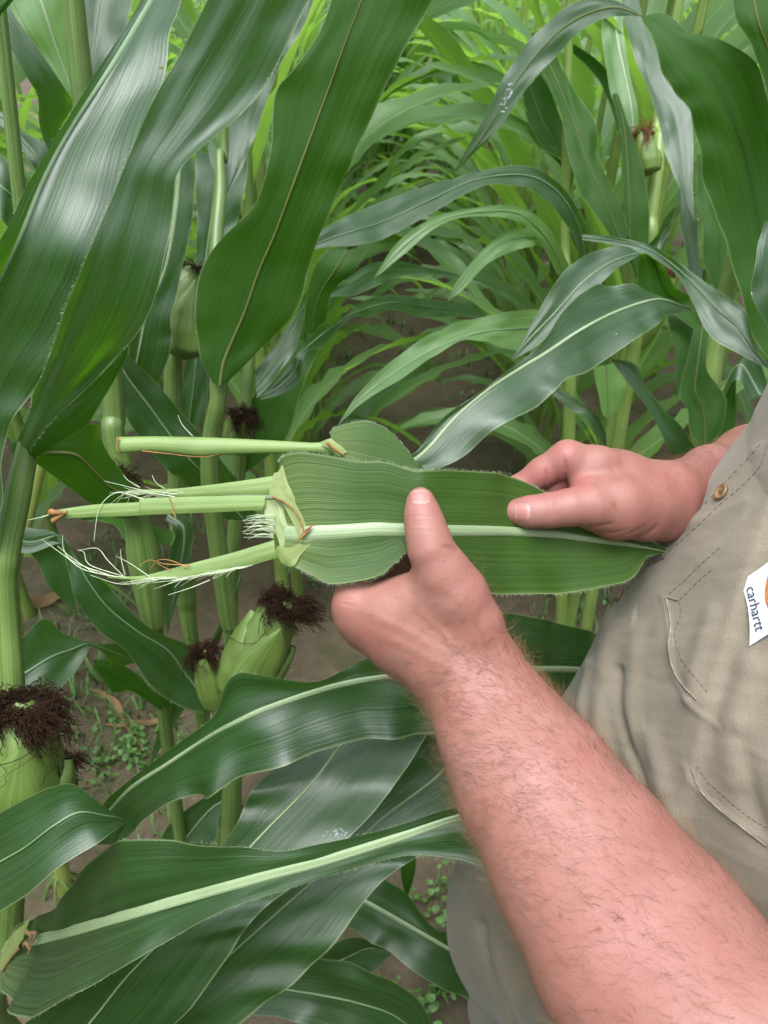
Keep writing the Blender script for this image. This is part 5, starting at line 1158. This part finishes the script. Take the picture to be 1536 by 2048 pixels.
def on_shirt(px, py, lift=0.0):
    dv = Vector(FV+np.array([1.0, 0, 0])*(px-768)/F-UV_*(py-1024)/F).normalized()
    h = bvh.ray_cast(Vector(CP), dv)
    if h[0] is None: return None, None
    n = h[1]; n = n if n.dot(dv) < 0 else -n
    return np.array(h[0]+n*lift), np.array(n)
def stitches(name, pts, mat, dash=9, gap=6, r_=.00022, cont=False, lift=.0003):
    pl = catmull(np.array(pts, float), 40); sl = np.concatenate([[0], np.cumsum(np.hypot(*np.diff(pl, axis=0).T))]); mb = MB(); s_ = 0
    if cont:
        q = [on_shirt(*[np.interp(t, sl, pl[:, i]) for i in (0, 1)], lift)[0] for t in np.arange(0, sl[-1], 5)]; q = [a for a in q if a is not None]
        if len(q) > 2: v, f = tube_vf(np.array(q), r_, 5); mb.add(v, f)
    while s_ < sl[-1] and not cont:
        q = []
        for t in np.linspace(s_, min(s_+dash, sl[-1]), 4):
            a, n_ = on_shirt(np.interp(t, sl, pl[:, 0]), np.interp(t, sl, pl[:, 1]), lift*.2 if len(q) in (0, 3) else lift)
            if a is not None: q.append(a)
        if len(q) == 4: v, f = tube_vf(np.array(q), r_, 5); mb.add(v, f)
        s_ += dash+gap
    if mb.n: o = link(name, mb.mesh(name), M[mat], shirt); o['kind'] = 'stuff'
stitches('stitching', [(1536,890),(1511,945),(1432,1017),(1408,1040),(1329,1113)], 'thread_dark')
stitches('stitching', [(1520,890),(1496,917),(1455,960),(1400,1020)], 'thread_dark', 8, 9)
stitches('stitching', [(1300,1128),(1265,1165),(1235,1200)], 'thread_dark')
stitches('stitching', [(1338,1188),(1370,1160),(1400,1130),(1440,1096)], 'thread_dark', 8, 5)
stitches('stitching', [(1360,1200),(1395,1165),(1426,1137)], 'thread_dark', 8, 5)
stitches('stitching', [(1360,1204),(1362,1231),(1350,1262),(1353,1285),(1363,1318),(1384,1347),(1418,1388)], 'thread_dark', 8, 5)
stitches('seam', [(1332,1194),(1341,1240),(1341,1262),(1338,1293),(1347,1340),(1367,1372),(1396,1402)], 'thread', cont=True, r_=.0007)
stitches('seam', [(1334,1193),(1345,1198),(1358,1201)], 'thread', cont=True, r_=.0006)
stitches('stitching', [(1394,1532),(1412,1560),(1434,1580),(1495,1632),(1536,1656)], 'thread_dark', 8, 5)
stitches('seam', [(1383,1537),(1400,1580),(1438,1618),(1486,1656),(1536,1693)], 'thread', cont=True, r_=.0006)
stitches('buttonhole', [(1307,1127),(1318,1121),(1331,1115)], 'thread_dark', cont=True, r_=.0006)
# buttons
def button(px, py, rad_, sq=1.0):
    c, n = on_shirt(px, py, .0012)
    if c is None: return
    X, Y, Z = frame_from(n); prof = [(0, .0004), (.55, .0004), (.62, .0009), (.85, .0016), (.97, .0012), (1.0, .0004), (.95, -.0008)]
    V = []; ns = 28
    for (r_, h) in prof:
        for j in range(ns): a = j/ns*6.283; V.append(c+rad_*r_*(np.cos(a)*X+np.sin(a)*Y)+h*Z)
    b = link('button', mesh_from('button', np.array(V), grid_faces(len(prof), ns, close=True)), M['button'], shirt)
    mb = MB()
    for s_ in (-1, 1): 
        v, f = tube_vf(np.array([c+X*s_*.0012-Y*.0014+Z*.0002, c+X*s_*.0012+Z*.0012, c+X*s_*.0012+Y*.0014+Z*.0002]), .0005, 6); mb.add(v, f)
    link('thread', mb.mesh('thread'), M['thread_dark'], b)['kind'] = 'stuff'
M['button'] = plain_mat('brown_button', (.20, .115, .055), .25, .35, 120, .6)
button(1445, 985, .0058); button(1241, 1192, .0055)
# woven label: white border, orange field, dark lettering
def patch(name, corners, mat, lift, nu=14, nv=14, inner=None, parent=None):
    c = np.array(corners, float); V = []
    for i in range(nv):
        for j in range(nu):
            u, v = j/(nu-1), i/(nv-1)
            uu, vv = inner(u, v) if inner else (u, v)
            q = (c[0]*(1-uu)+c[1]*uu)*(1-vv)+(c[3]*(1-uu)+c[2]*uu)*vv
            a = lab_at(q[0], q[1], lift); V.append(a)
    uv = np.stack(np.meshgrid(np.linspace(0, 1, nu), np.linspace(0, 1, nv)), -1).reshape(-1, 2)
    return link(name, mesh_from(name, np.array(V), grid_faces(nv, nu), {'UVMap': uv}), M[mat], parent)
M['label_white'] = plain_mat('woven_label', (.62, .64, .74), .8, .08, 400); M['label_orange'] = plain_mat('orange_weave', (.42, .15, .035), .8, .2, 500); M['label_text'] = plain_mat('label_lettering', (.035, .03, .04), .7, .2, 200)
lc, ln_ = on_shirt(1520, 1205, 0)
def lab_at(px, py, lift):   # the label is a flat tab on the tangent plane of the shirt
    dv = FV+np.array([1.0, 0, 0])*(px-768)/F-UV_*(py-1024)/F; o = lc+ln_*lift; t = ((o-CP)@ln_)/(dv@ln_); return CP+dv*t
LCOR = [(1481, 1163), (1610, 1062), (1640, 1215), (1499, 1292)]
lbl = patch('label_tag', LCOR, 'label_white', .0024, inner=lambda u, v: (u+.05*math.sin(v*3.14)*(1-u), v+.03*math.sin(u*3.14)*(1-2*v)), parent=shirt)
patch('label_field', LCOR, 'label_orange', .0028, inner=lambda u, v: (.30+.58*u+(.10*(2*v-1)**2)*(1-u), .18+.62*v-.04*math.sin(u*3.14)*0), parent=lbl)
tcv = bpy.data.curves.new('lettering', 'FONT'); tcv.body = 'carhartt'; tcv.size = 1.0; tcv.align_x = 'CENTER'; tcv.align_y = 'CENTER'; tcv.extrude = 0.0; tcv.resolution_u = 4
tob = bpy.data.objects.new('lettering', tcv); COL.objects.link(tob)
dg = bpy.context.evaluated_depsgraph_get(); tm = bpy.data.meshes.new_from_object(tob.evaluated_get(dg)); bpy.data.objects.remove(tob)
p0 = lab_at(1500, 1172, .0031); p1 = lab_at(1520, 1262, .0031); tx = nrm(p1-p0); ty = np.cross(ln_, tx); sc_ = np.linalg.norm(p1-p0)/3.3
for v in tm.vertices:
    q = (p0+p1)/2+tx*v.co.x*sc_+ty*v.co.y*sc_*1.15; v.co = Vector(q)
tm.name = 'lettering'; tm.materials.clear(); link('lettering', tm, M['label_text'], lbl)
# sleeves, collar
def loft(name, path, rad_, mat, parent, sides=40, amp=.004, seed=0, squash=None):
    s = catmull(np.array([np.append(a, b) for a, b in zip(path, rad_)]), 10); v, f = tube_vf(s[:, :3], s[:, 3], sides)
    r = np.random.RandomState(seed); c = np.repeat(s[:, :3], sides, 0); k = 1+amp/.06*(vnoise(v[:, 0]*30+v[:, 1]*20, v[:, 2]*25, seed)-.5)*2; v = c+(v-c)*k[:, None]
    sl = np.concatenate([[0], np.cumsum(np.linalg.norm(np.diff(s[:, :3], axis=0), axis=1))])
    uv = np.stack([np.tile(np.linspace(0, .4, sides, endpoint=False), len(s)), np.repeat(sl, sides)], 1)
    return link(name, mesh_from(name, v, f, {'UVMap': uv}), M[mat], parent)
for sh, el, sg in ((SHO_L, ELBOW_L, 1), (SHO_R, ELBOW_R, -1)):
    loft('sleeve', [torso_c(1.41)+LW*sg*.06, sh+np.array([0, 0, .005]), lerp(sh, el, .30), lerp(sh, el, .52)], [.075, .078, .075, .078], 'shirt', shirt, seed=31+sg)
nk = torso_c(1.46); loft('collar', [nk+np.array([0, 0, -.02]), nk+np.array([0, 0, .02]), nk+np.array([-.004, 0, .055])], [.10, .078, .085], 'shirt', shirt, seed=35, amp=.001)
# trousers and boots
def pants_sdf(p):
    d = None
    for s_ in (1, -1):
        hip = np.array([front_x(.92)+.125, TY, .92])+LW*s_*.07; mid = np.array([front_x(.73)+.098, TY, .70])+LW*s_*.085
        kn = np.array([front_x(.73)+.125, TY, .48])+LW*s_*.095; an = np.array([front_x(.73)+.135, TY, .075])+LW*s_*.10
        for (a, b, ra, rb) in ((hip, mid, .118, .108), (mid, kn, .108, .086), (kn, an, .086, .080)):
            c = cone(p, a, b, ra, rb); d = c if d is None else smin(d, c, .03)
    d = np.maximum(d, p[:, 2]-1.0); return np.maximum(d, .045-p[:, 2])
VP, FP = surface_nets(pants_sdf, np.array([-.06, .05, .0]), np.array([.52, .72, 1.03]), .006)
NP_ = vert_normals(VP, FP); x, y, d = project_px(VP); fc = ((CP-VP)*NP_).sum(1) > 0; x = np.where(fc, x, -1e6)
dis = .008*(vnoise(VP[:, 1]*12, VP[:, 2]*16, 51)-.5)+.004*(vnoise(VP[:, 1]*30+VP[:, 0]*20, VP[:, 2]*25, 52)-.5)
for (pts, w, h) in [([(962,1850),(985,1930),(1030,2060)], 8, -.008), ([(1000,1760),(1030,1850),(1085,1990)], 9, -.008), ([(975,1880),(1010,1960),(1060,2060)], 14, .005), ([(1010,1740),(1060,1850),(1110,1960)], 14, .004)]:
    dd, sd = seg_dist(x, y, catmull(np.array(pts, float), 6)); dis += h*np.exp(-(dd/w)**2)
VP = VP+NP_*dis[:, None]
pme = mesh_from('trousers', VP, FP, {'UVMap': np.stack([VP[:, 1], VP[:, 2]], 1)}); trou = link('trousers', pme, M['pants'], person); trou['label'] = 'grey brown canvas trousers'
M['boot'] = plain_mat('brown_leather', (.10, .055, .03), .6, .3, 40, .4, .001)
for s_ in (1, -1):
    an = np.array([front_x(.73)+.135, TY, .11])+LW*s_*.10
    def boot_sdf(p, an=an):
        d = cone(p, an+np.array([0, 0, .03]), an-np.array([0, 0, .05]), .05, .045); d = smin(d, cone(p, an-np.array([.0, 0, .055]), an+FW*.16-np.array([0, 0, .07]), .045, .038), .02); return np.maximum(d, .003-p[:, 2])
    v, f = surface_nets(boot_sdf, an-np.array([.26, .14, .13]), an+np.array([.12, .14, .12]), .006); link('boot', mesh_from('boot', v, f), M['boot'], person)
# head hair
M['hair'] = plain_mat('brown_hair', (.06, .03, .015), .6, .5, 150)
def hair_sdf(p):
    q = (p-HEAD-np.array([.012, 0, .022]))/np.array([.105, .086, .118]); d = (np.sqrt((q*q).sum(1))-1)*.09
    cut = (p-HEAD)@FW*.8-(p-HEAD)[:, 2]+.005; return np.maximum(d, cut*.7)+.004*np.sin(p[:, 0]*300)*np.sin(p[:, 1]*260)
v, f = surface_nets(hair_sdf, HEAD-.16, HEAD+.17, .006); link('hair', mesh_from('hair', v, f), M['hair'], person)

# ------------------------------------------------------------------ hair on the forearms
def arm_hair(V, Fq, sdf_n, n, region, flow, seed, lens=(.006, .014), rad_=.00007):
    r = np.random.RandomState(seed); tri = V[Fq[:, 0]]; N = vert_normals(V, Fq); x, y, d = project_px(V)
    wgt = region(x, y, V, N)[Fq[:, 0]]; wgt = wgt/wgt.sum(); pick = r.choice(len(Fq), n, p=wgt); mb = MB()
    for i in pick:
        u, v_ = r.rand(2); q = V[Fq[i]]; p = (q[0]*(1-u)+q[1]*u)*(1-v_)+(q[3]*(1-u)+q[2]*u)*v_; nn = N[Fq[i, 0]]
        fl = flow(p); dv = nrm(fl+.55*r.randn(3)); dv = nrm(dv-nn*(dv@nn)+nn*(.35+.35*r.rand())); L_ = lens[0]+(lens[1]-lens[0])*r.rand()**1.3
        curl = np.cross(nn, dv)*r.randn()*.55-nn*.30; pts = [p-nn*.0003]; 
        for s_ in range(5): pts.append(pts[-1]+dv*L_/5); dv = nrm(dv+curl*.30+.06*r.randn(3))
        vv, ff = tube_vf(np.array(pts), np.linspace(rad_, rad_*.3, 6), 3); mb.add(vv, ff)
    return mb
M['armhair'] = plain_mat('ginger_arm_hair', (.20, .108, .052), .45, .5, 50, .4)
axL = nrm(P(945, 1350, .445)-P(1390, 2040, .332)); axR = nrm(wr_-ELBOW_R)
def regL(x, y, V, N):
    t = (V-P(1390, 2040, .332))@axL; full = np.linalg.norm(P(945, 1350, .445)-P(1390, 2040, .332))
    w = np.clip((t+.05)/.06, 0, 1); w *= np.where(t > full, np.clip(1-(t-full)/.055, .0, 1)*.55, 1); w *= .55+.75*np.exp(-((t-full*.85)/.06)**2)
    w[(y < 1130)] = 0; w[(x < 760)] *= .3; fc = (CP-V)*N; w *= np.where(fc.sum(1) > -.1, 1, .05); return w+1e-9
def flowL(p): 
    side = nrm(np.cross(axL, CP-p)); return axL*.7-side*.75+np.array([0, 0, -.1])
o = link('arm_hair', arm_hair(VL, FL, None, 6000, regL, flowL, 61, (.007, .018), .00006).mesh('arm_hair'), M['armhair'], person); o['kind'] = 'stuff'
def regR(x, y, V, N):
    w = np.clip((x-1180)/120, 0, 1)*(x < 1560); w *= np.where(((CP-V)*N).sum(1) > -.15, 1, .05); return w*(.4+.9*np.exp(-((y-930)/45)**2))+1e-9
def flowR(p): return axR*.4+np.array([0, .1, .5])+np.array([-.2, 0, 0])
o = link('arm_hair', arm_hair(VR, FR, None, 1700, regR, flowR, 62, (.005, .012), .00006).mesh('arm_hair'), M['armhair'], person); o['kind'] = 'stuff'
